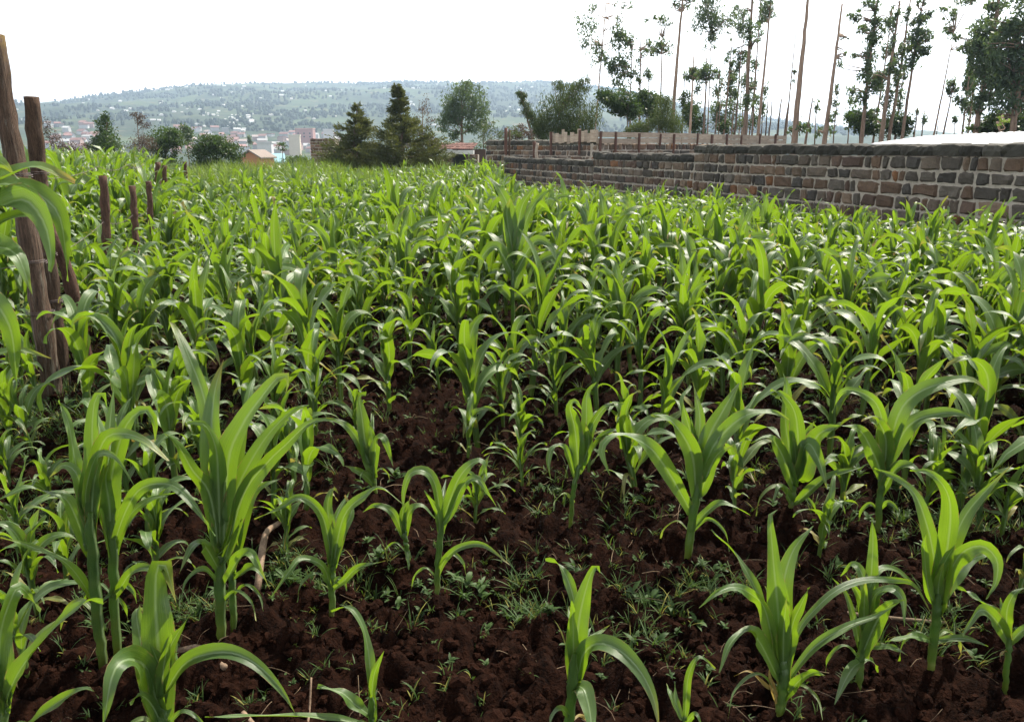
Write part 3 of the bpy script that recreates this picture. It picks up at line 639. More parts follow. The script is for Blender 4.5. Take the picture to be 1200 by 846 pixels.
for iy in range(int(3.0 / sp), int(46 / sp)):
    s = sp
    for ix in range(-90, 90):
        y = iy * s + rng.uniform(-0.14, 0.14); x = (ix + 0.5 * (iy % 2)) * s + rng.uniform(-0.15, 0.15)
        if abs(x) > y * 0.70 + 2.0: continue
        if x > wall_x(y) - 0.35: continue
        px, py, dep = project((x, y, 0))
        if y < 7.5 and any((x - a) ** 2 + (y - b) ** 2 < 0.30 ** 2 for a, b in occ): continue
        if py > 560 and not (px < 330 and py < 640) and -40 < px < 1240: continue
        if 375 < px < 1225 and py > 462 and not (px > 1000 and py < 520): continue
        if 395 < px < 700 and 425 < py and rng.random() < 0.6: continue
        if 100 < px < 240 and 430 < py and rng.random() < 0.3: continue
        if 170 < px < 590 and y > grass_edge(px) and (y > 36 or rng.random() < 0.72): continue
        hh = 1.02 + 0.20 * float(vn(x * 0.35, y * 0.35, 4)) * 2 + rng.normal(0, 0.14)
        hh -= 0.28 * np.clip((y - 7.5) / 5, 0, 1)
        if px > 830: hh -= 0.05 * np.clip((px - 830) / 150, 0, 1) * np.clip((y - 5) / 3, 0, 1)
        if px < 190 and y > 11: hh += 0.40
        if px > 590 and y > 6: hh = min(hh, (1.6 - (np.interp(px, [590, 830, 950, 1200], [214, 218, 239, 246]) - HOR) * y / F) * rng.uniform(0.78, 1.04))
        if px < 105 and py > 400: hh = rng.uniform(0.34, 0.55)
        cand.append([x, y, max(0.3, hh)])
plants += cand
plants.sort(key=lambda p: p[1] ** 2 + 0.3 * p[0] ** 2)
vis = [p for p in plants if -70 < project((p[0], p[1], p[2] * 0.6))[0] < 1270]
n_ind = 300 - len(hand)
single = vis[:n_ind]
ids = {id(p) for p in single}
others = [p for p in plants if id(p) not in ids]

NV = 16
near_shapes, mid_shapes = [], []
for s in range(NV):
    st, lv = maize_shape(100 + s, 0)
    near_shapes.append((st.mesh('stalk', M['maize']), [l.mesh('leaf', M['maize']) for l in lv]))
for s in range(12):
    st, lv = maize_shape(300 + s, 0)
    fo = MB()
    for l in lv: fo.add(np.concatenate(l.v), l.q[0], None, np.concatenate(l.c), np.concatenate(l.u))
    mid_shapes.append((st.mesh('stalk', M['maize']), fo.mesh('foliage', M['maize'])))

ORD = ['first', 'second', 'third', 'fourth', 'fifth', 'sixth', 'seventh', 'eighth', 'ninth', 'tenth', 'eleventh', 'twelfth', 'thirteenth', 'fourteenth', 'fifteenth', 'sixteenth', 'seventeenth', 'eighteenth', 'nineteenth', 'twentieth'] + ['twenty-' + a for a in ('first', 'second', 'third', 'fourth', 'fifth', 'sixth', 'seventh', 'eighth', 'ninth')] + ['thirtieth'] + ['thirty-' + a for a in ('first', 'second', 'third', 'fourth', 'fifth', 'sixth', 'seventh', 'eighth', 'ninth')]
anch = [(project((a, b, 0.3))[:2], ph) for a, b, ph in hand]
anch += [((122, 300), 'the thick near stake'), ((158, 300), 'the middle slim stake'), ((176, 265), 'the reddish far stake'), ((60, 450), 'the two fence posts'),
         ((1000, 255), 'the orange stones in the wall'), ((830, 235), 'the step in the wall'), ((1180, 260), 'the near end of the wall')]
buckets = {}
for p in single:
    px, py, _ = project((p[0], p[1], 0.4))
    best = min(anch, key=lambda a: ((a[0][0] - px) / 1.0) ** 2 + ((a[0][1] - py) * 1.3) ** 2)
    dx, dy = px - best[0][0], (py - best[0][1]) * 2.0
    wallish = best[1].endswith('wall')
    if wallish: rl = 'in front of'
    elif abs(dx) > abs(dy): rl = 'right of' if dx > 0 else 'left of'
    else: rl = 'behind' if dy < 0 else 'in front of'
    buckets.setdefault((best[1], rl), []).append((math.hypot(dx, dy), id(p)))
lab = {}
for (ph, rl), L in buckets.items():
    L.sort()
    for i, (_, k) in enumerate(L):
        lab[k] = f'{ORD[min(i, 38)]} maize plant {rl} {ph}' if len(L) > 1 else f'maize plant standing just {rl} {ph}'
for i, p in enumerate(single):
    x, y, h = p; z = float(soil_h(x, y)) - 0.015
    o = thing('maize_plant', lab[id(p)], 'maize plant', (x, y, z), GROUP)
    o.rotation_euler = (rng.normal(0, 0.06), rng.normal(0, 0.06), rng.uniform(0, 6.28))
    s = h / 1.0; w = s ** 0.8 * rng.uniform(0.85, 1.05); o.scale = (w, w, s)
    if i < 120:
        st, lv = near_shapes[int(rng.integers(NV))]
        link('stalk', st, o)
        for l in lv: link('leaf', l, o)
    else:
        st, fo = mid_shapes[int(rng.integers(12))]
        link('stalk', st, o); link('foliage', fo, o)

arch = {}
for lod in (1, 2):
    A = []
    for s in range(14):
        st, lv = maize_shape(500 + s, lod); mb = MB()
        for l in [st] + lv: mb.add(np.concatenate(l.v), np.concatenate(l.q), None, np.concatenate(l.c), np.concatenate(l.u))
        A.append((np.concatenate(mb.v), np.concatenate(mb.q), np.concatenate(mb.c), np.concatenate(mb.u)))
    arch[lod] = A
fm = MB()
for x, y, h in others:
    v, q, c, u = arch[1 if y < 17 else 2][int(rng.integers(14))]
    a = rng.uniform(0, 6.28); lx, ly = rng.normal(0, 0.07, 2); s = h; w = h ** 0.75 * rng.uniform(0.88, 1.1)
    X = v[:, 0] * w; Yv = v[:, 1] * w; Z = v[:, 2] * s
    V = np.stack([X * math.cos(a) - Yv * math.sin(a) + lx * Z + x, X * math.sin(a) + Yv * math.cos(a) + ly * Z + y, Z + float(soil_h(x, y)) - 0.01], -1)
    c = c.copy(); c[:, 0] = np.clip(c[:, 0] + rng.normal(0, 0.15), 0, 1)
    fm.add(V, q, None, c, u)
tag(fm.build('maize_field', M['maize']), 'dense maize crop filling the field back to the walls and trees', 'maize', kind='stuff')

# tall grass beyond the maize, and thin ground cover under it
gm = MB()
ng = 34000
yy = 17 + 27 * rng.random(ng) ** 1.25; xx = np.array([rng.uniform(-0.47, -0.0) for _ in range(ng)]) * yy
for x, y in zip(xx, yy):
    if y < grass_edge(CX + F * x / y) + rng.normal(-0.5, 0.8): continue
    a = rng.uniform(0, 6.28); L = rng.uniform(0.35, 1.05) * (1.25 if y > 32 and -0.36 < x / y < -0.2 else 1.0) * (1 + 0.5 * float(vn(np.array([x * 0.3]), np.array([y * 0.3]), 9)[0]))
    P = arc_curve(np.array([x, y, 0.0]), a, L, R(rng.uniform(70, 88)), R(rng.uniform(10, 70)), 4)
    blade(gm, P, rng.uniform(0.015, 0.028), np.array([-math.sin(a), math.cos(a), 0]), 0.1, 0, 0, 0.4, 2, float(np.clip(0.5 + 1.3 * float(fbm(np.array([x * 0.8]), np.array([y * 0.5]), 3, 91)[0]) + rng.normal(0, 0.2), 0, 1)), rng.uniform(0, 0.22), 1, 0.9)
tag(gm.build('tall_grass', M['grass']), 'yellow green grass strip beyond the maize in front of the bushes', 'grass', kind='stuff')

# ------------------------------------------------------------------ fence posts and wire
def post(pts, rad, name, label, matn, cut=True, seed=1, Y=None):
    b = ground(*pts[0]); Y = Y or b[1]
    P = np.array([at(a, c, Y) for a, c in pts]); P[0, 2] = -0.05 if pts[0][1] > 0 else P[0, 2]
    loc = np.array([P[0, 0], P[0, 1], 0.0])
    Q = catmull(P, 30) + np.random.default_rng(seed).normal(0, rad * 0.05, (30, 3))
    mb = MB(); tube(mb, Q - loc, np.linspace(rad * 1.08, rad * 0.92, 30) * (1 + 0.07 * np.sin(np.arange(30) * 0.9 + seed)), 20, None, True, 0.05, seed)
    o = mb.build(name, M[matn]); o.location = loc
    return tag(o, label, 'fence post', 'wooden posts of the fence'), Q
pA, QA = post([(62, 462), (42, 330), (14, 170), (-8, 40)], 0.058, 'fence_post', 'thick leaning fence post with yellow lichen at the frame edge', 'lichen_post', seed=2)
pB, QB = post([(74, 450), (55, 300), (37, 113)], 0.052, 'fence_post', 'flat-topped dark fence post standing against the lichened one', 'post', seed=4, Y=5.55)
pC, QC = post([(103, 415), (82, 330), (56, 262)], 0.045, 'fence_brace', 'slanting dark brace pole propped against the flat-topped post', 'stake', seed=5, Y=5.7)
tag(pC, cat='brace pole')
st_posts = [((132, 345), (127, 310), (121, 206), 0.050, 8.2, 'thick near stake of the fence row, dark brown and straight'), ((163, 340), (160, 300), (155, 218), 0.042, 9.0, 'middle slim stake of the fence row with a tapered top'),
            ((178, 320), (177, 270), (174, 213), 0.042, 10.2, 'reddish far stake standing near the slim stake in maize'), ((187, 260), (186, 225), (184, 191), 0.06, 15.5, 'weathered distant stake, first of a close pair in the maize'),
            ((195, 255), (194, 225), (192, 194), 0.06, 16.5, 'weathered distant stake, second of a close pair in the maize'), ((219, 235), (218, 210), (217, 190), 0.06, 23.0, 'farthest small stake of the fence row near the grass strip')]
PQ = []
for a, b, c, r_, Y, lb in st_posts:
    bx = a[0]; base = at(a[0], a[1], Y); base[2] = 0
    P = np.array([[base[0], Y, -0.05], at(b[0], b[1], Y), at(c[0], c[1], Y)])
    loc = np.array([P[0, 0], Y, 0.0]); Q = catmull(P, 22) + rng.normal(0, r_ * 0.10, (22, 3))
    mb = MB(); tube(mb, Q - loc, np.linspace(r_, r_ * 0.78, 22) * (1 + 0.1 * np.sin(np.arange(22) * 1.1 + Y)), 12, None, True, 0.09, int(Y * 3))
    o = mb.build('fence_stake', M['stake']); o.location = loc; tag(o, lb, 'fence stake', 'stakes of the fence row'); PQ.append(Q)
def wire(z, label):
    P = [np.array([-4.6, 3.0, z + 0.02])]
    for Q in [QA] + PQ[:3]:
        i = np.abs(Q[:, 2] - z).argmin(); p = Q[i].copy(); p[2] = z; p[1] -= 0.055; P.append(p)
    pts = []
    for a, b in zip(P[:-1], P[1:]):
        for t in np.linspace(0, 1, 8, endpoint=False): pts.append(a + (b - a) * t - [0, 0, 0.05 * math.sin(math.pi * t)])
    pts.append(P[-1]); pts = np.array(pts)
    mb = MB(); tube(mb, pts, 0.0022, 5, None, False)
    # barbs and the turns wound round the near post
    for k in range(3, len(pts) - 1, 1):
        for d in ((0.012, 0.004, 0.016), (-0.012, 0.002, 0.016)):
            tube(mb, [pts[k] - d, pts[k] + d], 0.0013, 4, None, False)
    for Q, rad in ((QA, 0.082), (QB, 0.066)):
        i = np.abs(Q[:, 2] - z).argmin(); th = np.linspace(0, 4 * math.pi, 40)
        tube(mb, np.stack([Q[i, 0] + rad * np.cos(th), Q[i, 1] + rad * np.sin(th), z + 0.012 * th / 6.28], -1), 0.0025, 5, None, False)
    tag(mb.build('barbed_wire', M['wire']), label, 'barbed wire', 'strands of the wire fence')
wire(1.42, 'top strand of barbed wire tied to the posts under the lichen'); wire(0.88, 'middle strand of barbed wire wound round the posts among maize'); wire(0.55, 'lowest strand of barbed wire wound round the posts near the weeds')

# ------------------------------------------------------------------ stone walls
STONES = [(0.060, 0.054, 0.049), (0.046, 0.042, 0.038), (0.078, 0.064, 0.054), (0.080, 0.055, 0.041), (0.034, 0.032, 0.031), (0.098, 0.074, 0.057), (0.062, 0.043, 0.036)]
def stone(mb, o, ax, an, az, l, d, h, col, r_, bev=0.035):
    """one roughly dressed stone: rounded block on the face plane; ax along, an outward, az up"""
    nx, nz = 6, 5
    u = np.array([0, 0.10, 0.35, 0.65, 0.90, 1]); w = np.array([0, 0.14, 0.5, 0.86, 1])
    jl, jr = r_.uniform(-0.05, 0.05, 2)
    rows = []
    for a in w:
        for b in u:
            ex = min(b, 1 - b) * l; ez = min(a, 1 - a) * h; e = min(ex, ez)
            prot = d * (1 - max(0, 1 - e / bev) ** 2) + r_.normal(0, 0.007) + 0.004 - (0.012 if e <= 0 else 0)
            xx = b * l + (jl if b < 0.5 else jr) * (a - 0.5) * (abs(b - 0.5) * 2) + r_.normal(0, 0.006)
            rows.append(np.asarray(o) + np.asarray(ax) * xx + np.asarray(az) * (a * h + r_.normal(0, 0.008)) + np.asarray(an) * prot)
    q = [[i * nx + j, i * nx + j + 1, (i + 1) * nx + j + 1, (i + 1) * nx + j] for i in range(nz - 1) for j in range(nx - 1)]
    mb.add(rows, q, None, np.array(col))

def stone_wall(name, label, cat, A, B, segs, thick=0.35, course=0.2, cap=True, seed=1, pal=STONES, mean_l=0.30, both=False, lighter=1.0, zb=-0.1, copdark=0.72):
    """wall from A to B (xy); segs: list of (t0, t1, top); returns the thing"""
    r_ = np.random.default_rng(seed)
    A = np.array([A[0], A[1], 0.0]); B = np.array([B[0], B[1], 0.0]); Ln = np.linalg.norm(B - A); ax = (B - A) / Ln
    an = np.array([ax[1], -ax[0], 0.0])
    if np.dot(an, -A) < 0: an = -an
    az = np.array([0, 0, 1.0])
    o = thing(name, label, cat, A)
    for t0, t1, top in segs:
        core, st, cp = MB(), MB(), MB()
        ct = top - (course * 0.9 if cap else 0)
        boxat(core, ax * t0 - an * thick + az * zb, ax * (t1 - t0), an * thick, az * (ct - zb - 0.01))
        z = ct
        while z > zb:
            h = course * r_.uniform(0.82, 1.16); z0 = z - h; x = t0 + 0.01
            while x < t1 - 0.05:
                l = min(mean_l * r_.choice([0.42, 0.6, 0.8, 1, 1.2, 1.6]) * r_.uniform(0.85, 1.15), t1 - 0.01 - x)
                if l > 0.05:
                    k = r_.uniform(0.75, 1.3) * lighter; c = np.array(pal[int(r_.integers(len(pal)))]) * k * [1.06, 1.0, 0.90]
                    if r_.random() < 0.05: c = np.array([0.24, 0.115, 0.055]) * r_.uniform(0.7, 1.1)
                    g = r_.uniform(0.012, 0.05); gh = r_.uniform(0.014, 0.042)
                    stone(st, ax * x + az * (z0 + gh / 2), ax, an, az, l - g, r_.uniform(0.025, 0.05), h - gh, c, r_)
                x += l
            z = z0
        if cap:
            x = t0
            while x < t1 - 0.03:
                l = min(r_.uniform(0.22, 0.6), t1 - x); c = np.array([0.040, 0.037, 0.030]) * r_.uniform(0.6, 1.5) * copdark * 2
                # coping block, front face and top
                hh = course * 0.9 + r_.normal(0, 0.014)
                nx = 6; V = []; prof = [(-thick - 0.02, 0.0), (-thick - 0.02, hh * 0.8), (-thick + 0.06, hh), (-0.04, hh), (0.035, hh * 0.86), (0.055, hh * 0.4), (0.03, 0.0)]
                for b in np.linspace(0.01, 0.99, nx):
                    pin = 0.022 if b in (0.01, 0.99) else 0
                    for (pn, pz) in prof: V.append(ax * (x + b * l) + an * (pn + r_.normal(0, 0.012) - pin * np.sign(pn + 0.1)) + az * (ct + pz - (pin if pz > 0.1 else 0) + r_.normal(0, 0.005)))
                m_ = len(prof)
                q = [[i * m_ + j, (i + 1) * m_ + j, (i + 1) * m_ + (j + 1) % m_, i * m_ + (j + 1) % m_] for i in range(nx - 1) for j in range(m_)]
                t = [[0, j + 1, j] for j in range(1, m_ - 1)] + [[(nx - 1) * m_, (nx - 1) * m_ + j, (nx - 1) * m_ + j + 1] for j in range(1, m_ - 1)]
                cp.add(V, q, t, c); x += l
        core.build('mortar_core', M['mortar'], o, False); st.build('masonry', M['stone'], o, False)
        if cap: cp.build('coping', M['stone'], o, False)
    return o

WA, WB = (7 + 0.342 * 7, 11 - 0.94 * 7), (7 - 0.342 * 21.3, 11 + 0.94 * 21.3)
stone_wall('stone_wall', 'long dark stone boundary wall stepping down in height along the maize', 'stone wall', WA, WB,
           [(0, 7 + 8.35, 1.655), (7 + 8.35, 7 + 13.6, 1.455), (7 + 13.6, 28.3, 1.25)], seed=5, lighter=1.75)

# unfinished building behind the wall, with timber shuttering round its top
A_, B_, C_ = at(570, HOR, 33.2), at(700, HOR, 27.6), at(918, HOR, 36.5)
ub = stone_wall('unfinished_building', 'roofless stone building behind the boundary wall with timber shuttering around its top', 'building', A_[:2], B_[:2], [(0, np.linalg.norm((B_ - A_)[:2]), 1.87)], 0.3, 0.21, True, 8, STONES, 0.33, lighter=2.1, copdark=1.1)
LA = np.array([A_[0], A_[1], 0.0])
ub2 = stone_wall('wall', None, None, B_[:2], C_[:2], [(0, np.linalg.norm((C_ - B_)[:2]), 1.74)], 0.3, 0.21, False, 9, STONES, 0.36, lighter=1.9)
for ch in list(ub2.children):
    ch.parent = ub; ch.location = (float(B_[0] - A_[0]), float(B_[1] - A_[1]), 0); ch.name = {'mortar_core': 'mortar_core', 'masonry': 'masonry'}.get(ch.name.split('.')[0], 'masonry')
bpy.data.objects.remove(ub2)
def boards(P, Q, t0, t1, z0, z1, rows, vertical=False):
    P = np.array([P[0], P[1], 0.0]); Q = np.array([Q[0], Q[1], 0.0]); Ln = np.linalg.norm(Q - P); ax = (Q - P) / Ln
    an = np.array([ax[1], -ax[0], 0.0]); an = an if np.dot(an, -P) > 0 else -an
    mb = MB()
    if vertical:
        x = t0
        while x < t1:
            w = rng.uniform(0.14, 0.22); k = np.full(3, rng.uniform(0.55, 1.1)) * [1, 0.97, 0.93]
            boxat(mb, P - LA + ax * x + an * 0.07 + [0, 0, z0 + rng.normal(0, 0.02)], ax * (w - 0.012), an * 0.025, [0, 0, z1 - z0 + rng.normal(0, 0.05)], k); x += w
    else:
        for r_ in range(rows):
            x = t0
            while x < t1:
                w = min(rng.uniform(1.4, 3.2), t1 - x); k = np.full(3, rng.uniform(0.65, 1.15)) * [1, 0.97, 0.92]; hh = (z1 - z0) / rows
                dz = rng.normal(0, 0.012)
                boxat(mb, P - LA + ax * x + an * (0.07 + 0.004 * r_) + [0, 0, z0 + r_ * hh + dz], ax * (w - 0.01), an * 0.025, [0, rng.normal(0, 0.0), hh - 0.012], k); x += w
    x = t0 + 0.1
    while x < t1:
        w = rng.choice([0.06, 0.08, 0.12]); bt = MB(); boxat(bt, P - LA + ax * x + an * 0.104 + [0, 0, z0 - 0.40 + 0.3 * (w < 0.07)], ax * w, an * 0.045, [rng.normal(0, 0.01), 0, z1 - z0 + 0.40 - 0.3 * (w < 0.07) + rng.choice([-0.03, -0.02, 0.01, 0.05])]); bt.build('batten', M['darkwood'], ub, False)
        x += rng.uniform(0.8, 1.8)
    mb.build('shuttering', M['board'], ub, False)
LAB = np.linalg.norm((B_ - A_)[:2])
boards(A_, B_, LAB * 0.63, LAB + 0.1, 1.76, 2.12, 1, True)
boards(B_, C_, -0.15, np.linalg.norm((C_ - B_)[:2]), 1.74, 2.10, 2)
for px, y0, y1, Y, r_, mt in ((593, 150, 228, 31.2, 0.06, 'darkwood'), (597, 152, 225, 31.3, 0.035, 'post'), (626, 166, 186, 28.8, 0.06, 'darkwood'), (630, 168, 190, 28.6, 0.05, 'board')):
    p0, p1 = at(px, y1, Y), at(px, y0, Y); mb = MB(); tube(mb, catmull([p0 - LA, (p0 + p1) / 2 - LA + rng.normal(0, 0.02, 3), p1 - LA], 8), r_, 7, np.full(3, 0.9), True, 0.08, 2)
    mb.build('prop', M[mt], ub)
pc = MB(); p0 = at(593.5, 212, 31.0); p1 = at(593.5, 182, 31.0)
tube(pc, np.linspace(p0, p1, 14) - LA + rng.normal(0, 0.01, (14, 3)), 0.10, 9, None, True, 0.28, 4); pc.build('mortar_column', M['mortar'], ub, False)

# tin roof behind the near wall
rt = thing('tin_shed', 'low shed with a gleaming white tin roof just behind the stone wall', 'shed', at(1110, HOR, 14.5) * [1, 1, 0])
Lr = np.array(rt.location)
a, b, c, d = at(1021, 168.6, 17.2), at(1290, 171.5, 11.4), at(1330, 148, 16.5), at(1088, 159.5, 21.5)
n1, n2 = 90, 4; mb = MB(); V = []
for i in range(n1):
    s = i / (n1 - 1); wv = 0.012 * math.sin(i * 1.57)
    for j in range(n2):
        t = j / (n2 - 1); V.append((a * (1 - s) + b * s) * (1 - t) + (d * (1 - s) + c * s) * t + [0, 0, wv] - Lr)
V = np.array(V); q = [[i * n2 + j, (i + 1) * n2 + j, (i + 1) * n2 + j + 1, i * n2 + j + 1] for i in range(n1 - 1) for j in range(n2 - 1)]
mb.add(V, q); rf = mb.build('roof', M['tin'], rt); sol = rf.modifiers.new('thickness', 'SOLIDIFY'); sol.thickness = 0.04
mb = MB()
ai, bi, ci, di = (p * [1, 1, 0] for p in (a * 0.98 + c * 0.02, b * 0.97 + d * 0.03, c * 0.97 + a * 0.03, d * 0.97 + b * 0.03))
for p, q_, zp, zq in ((ai, bi, a[2], b[2]), (bi, ci, b[2], c[2]), (ci, di, c[2], d[2]), (di, ai, d[2], a[2])):
    e = np.array([-(q_ - p)[1], (q_ - p)[0], 0]); e = e / np.linalg.norm(e) * 0.12
    box8(mb, np.array([p, q_, q_ + e, p + e, p + [0, 0, zp - 0.08], q_ + [0, 0, zq - 0.08], q_ + e + [0, 0, zq - 0.08], p + e + [0, 0, zp - 0.08]]) - Lr, np.full(3, 0.4))
mb.build('wall', M['board'], rt, False)

# walls and low building at the far edge of the field
BR = [(0.17, 0.105, 0.085), (0.13, 0.08, 0.065), (0.20, 0.13, 0.10), (0.15, 0.11, 0.095)]
P0, P1 = at(364, HOR, 44.0), at(455, HOR, 42.0)
stone_wall('rough_brick_wall', 'broken brown brick wall behind the two conifers at the far edge of the field', 'brick wall', P0[:2], P1[:2], [(0, 1.6, 2.05), (1.6, 2.6, 1.75), (2.6, 4.3, 1.2)], 0.3, 0.16, False, 15, BR, 0.3, lighter=1.2)
P0, P1 = at(492, HOR, 43.5), at(556, HOR, 43.0)
lb_ = stone_wall('low_building', 'low brick outbuilding with red tiled roof and pale yellow beam beside the large conifer', 'outbuilding', P0[:2], P1[:2], [(0, 1.7, 1.15), (2.45, 3.1, 1.25)], 0.3, 0.16, False, 16, BR, 0.3, lighter=1.2)
LB = np.array(lb_.location); ax = (P1 - P0) / np.linalg.norm(P1 - P0); ax[2] = 0; an = np.array([-ax[1], ax[0], 0])
def lbx(name, m_, t0, t1, y0, y1, z0, z1, col=None, tilt=0.0):
    mb = MB(); boxat(mb, ax * t0 + an * y0 + [0, 0, z0], ax * (t1 - t0), an * (y1 - y0) + [0, 0, tilt], [0, 0, z1 - z0], col); return mb.build(name, m_, lb_, False)
lbx('rear_wall', M['far'], 1.4, 3.2, 1.4, 1.6, -0.1, 1.5, np.array([0.12, 0.085, 0.07]))
lbx('beam', M['white'], 0.95, 2.95, -0.35, -0.18, 1.26, 1.46); lbx('doorway_shade_panel', M['glass_and_shade'], 1.72, 2.43, 0.25, 0.28, 0, 1.24)  # doorway: thin dark panel, its colour stands for the shade inside
mb = MB()
for i in range(20):
    for j in range(3):
        x0 = 0.7 + i * 0.11; p = ax * x0 + an * (-0.3 + j * 0.42) + np.array([0, 0, 1.50 + j * 0.10])
        boxat(mb, p, ax * 0.10, an * 0.46 + [0, 0, 0.10], [0, 0, 0.03 + rng.uniform(0, 0.02)], np.array([0.15, 0.07, 0.058]) * rng.uniform(0.6, 1.3))
mb.build('roof', M['brick'], lb_, False)
mb = MB(); g = at(450, 196, 40.5); gx, gz = np.meshgrid(np.linspace(-0.55, 0.5, 12), np.linspace(0, 1, 8), indexing='ij')
V = np.stack([gx, gz * 0.5, 0.10 + 0.30 * (gx + 0.55) * (0.4 + 0.6 * gz) + 0.05 * np.sin(gx * 9 + gz * 4)], -1).reshape(-1, 3) + [0, 0, 0.45]
q = [[i * 8 + j, (i + 1) * 8 + j, (i + 1) * 8 + j + 1, i * 8 + j + 1] for i in range(11) for j in range(7)]
mb.add(V, q); o = mb.build('white_sheet', M['white']); o.location = (g[0], g[1], 0.05); s_ = o.modifiers.new('t', 'SOLIDIFY'); s_.thickness = 0.02
tag(o, 'crumpled white sheet lying on the grass in front of the conifers', 'sheet')

# ------------------------------------------------------------------ trees
def leafcloud(mb, clumps, n, size, r_, droop=0.3, sub=7, spread=0.36, narrow=0.4, huebase=0.5):
    """many small blades scattered in sub-clusters of each clump (centre, radii)"""
    vol = np.array([c[1][0] * c[1][1] * c[1][2] for c in clumps]) ** 0.75; vol = vol / vol.sum()
    for (cen, rad), f in zip(clumps, vol):
        cen = np.asarray(cen, float); rad = np.asarray(rad, float); k = max(6, int(n * f))
        ns = max(4, int(sub * (1 + k / 260)))
        d = r_.normal(0, 1, (ns, 3)); d /= np.linalg.norm(d, axis=1)[:, None]; sc = d * (r_.random(ns) ** 0.45)[:, None] * 0.85
        hs = r_.uniform(-0.3, 0.3, ns)
        w = r_.integers(ns, size=k); g = r_.normal(0, 1, (k, 3)); p = cen + (sc[w] + g * spread * 0.55) * rad
        T = r_.normal(0, 1, (k, 3)); T[:, 2] -= droop * 3; T /= np.linalg.norm(T, axis=1)[:, None]
        S = np.cross(T, r_.normal(0, 1, (k, 3))); S /= np.linalg.norm(S, axis=1)[:, None] + 1e-9
        L = size * r_.uniform(0.6, 1.5, k)[:, None]; W = L * narrow
        V = np.stack([p - T * L / 2, p + S * W / 2 - T * L * 0.05, p + T * L / 2, p - S * W / 2 + T * L * 0.05], 1).reshape(-1, 3)
        q = np.arange(4 * k).reshape(-1, 4)
        hue = np.clip(huebase + hs[w] + r_.normal(0, 0.18, k), 0, 1); dry = np.clip(r_.normal(-0.1, 0.16, k), 0, 1)
        mb.add(V, q, None, np.repeat(np.stack([hue, dry, 0 * hue], -1), 4, 0))

def limb_tree(name, label, cat, base, trunk, rad, clumps, n, size, seed, m_leaf='euc', group=None, droop=0.35, sub=7, spread=0.36, narrow=0.4, barkcol=1.0, hue=0.5, limbs=True):
    """trunk: 3D points; clumps: (centre, radii) in world space"""
    r_ = np.random.default_rng(seed); base = np.asarray(base, float)
    o = thing(name, label, cat, base, group)
    Q = catmull(trunk, 18); Q[1:-1] += r_.normal(0, rad * 0.07, (16, 3)) * [1, 1, 0]
    mb = MB(); tube(mb, Q - base, np.linspace(rad, rad * 0.28, 18), 9, np.full(3, barkcol), True, 0.06, seed)
    if limbs:
        for c, r3 in clumps:
            c = np.asarray(c, float); d = np.linalg.norm(Q - (c - [0, 0, np.max(r3) * 0.9]), axis=1); i = int(d.argmin()); s = Q[i]
            for k in range(2):
                e = c + r_.normal(0, 0.35, 3) * np.asarray(r3)
                tube(mb, catmull([s - base, (s + e) / 2 - base + r_.normal(0, 0.08, 3) + [0, 0, 0.05], e - base], 7), np.linspace(max(rad * 0.32, 0.02), 0.008, 7), 5, np.full(3, barkcol), False)
    mb.build('trunk', M['bark'], o)
    if clumps:
        cr = MB(); leafcloud(cr, [(np.asarray(c) - base, r3) for c, r3 in clumps], n, size, r_, droop, sub, spread, narrow, hue)
        cr.build('crown', M[m_leaf], o, False)
    return o

EG = 'tall thin gum trees behind the wall'
def gum(bx, tx, ty, w, Y, clumps, label, seed, n=500, size=0.16, bark=1.0, hue=0.5, ml='euc', grp=EG, name='gum_tree'):
    """bx: photo x at y=160; trunk runs to (tx, ty); w trunk width px; clumps (px, py, rx, ry)"""
    s = (tx - bx) / (ty - 160.0); zb = at(bx, 160, Y)
    yb = 173 + 1.6 / Y * F
    b = at(bx + s * (yb - 160), yb, Y); b[2] = float(0)
    mid = at(bx + s * ((ty + 160) / 2 - 160) + random.uniform(-0.8, 0.8), (ty + 160) / 2, Y + random.uniform(-.3, .3)); top = at(tx, ty, Y)
    mp = Y / F
    cl_ = [(at(a, c, Y + random.uniform(-0.5, 0.5)), (rx * mp, (rx + ry) * 0.5 * mp, ry * mp)) for a, c, rx, ry in clumps]
    if len(cl_) > 2:
        for c_, r3 in list(cl_):
            for _ in range(2):
                o_ = np.random.default_rng(seed * 7 + len(cl_)).normal(0, 0.75, 3); cl_.append((c_ + o_ * np.array(r3) * 1.25, tuple(0.5 * a for a in r3)))
    return limb_tree(name, label, 'tree', b, [b, zb, mid, top], w * mp * 0.5, cl_, n, size, seed, ml, grp, barkcol=bark, hue=hue, sub=9, spread=0.55)

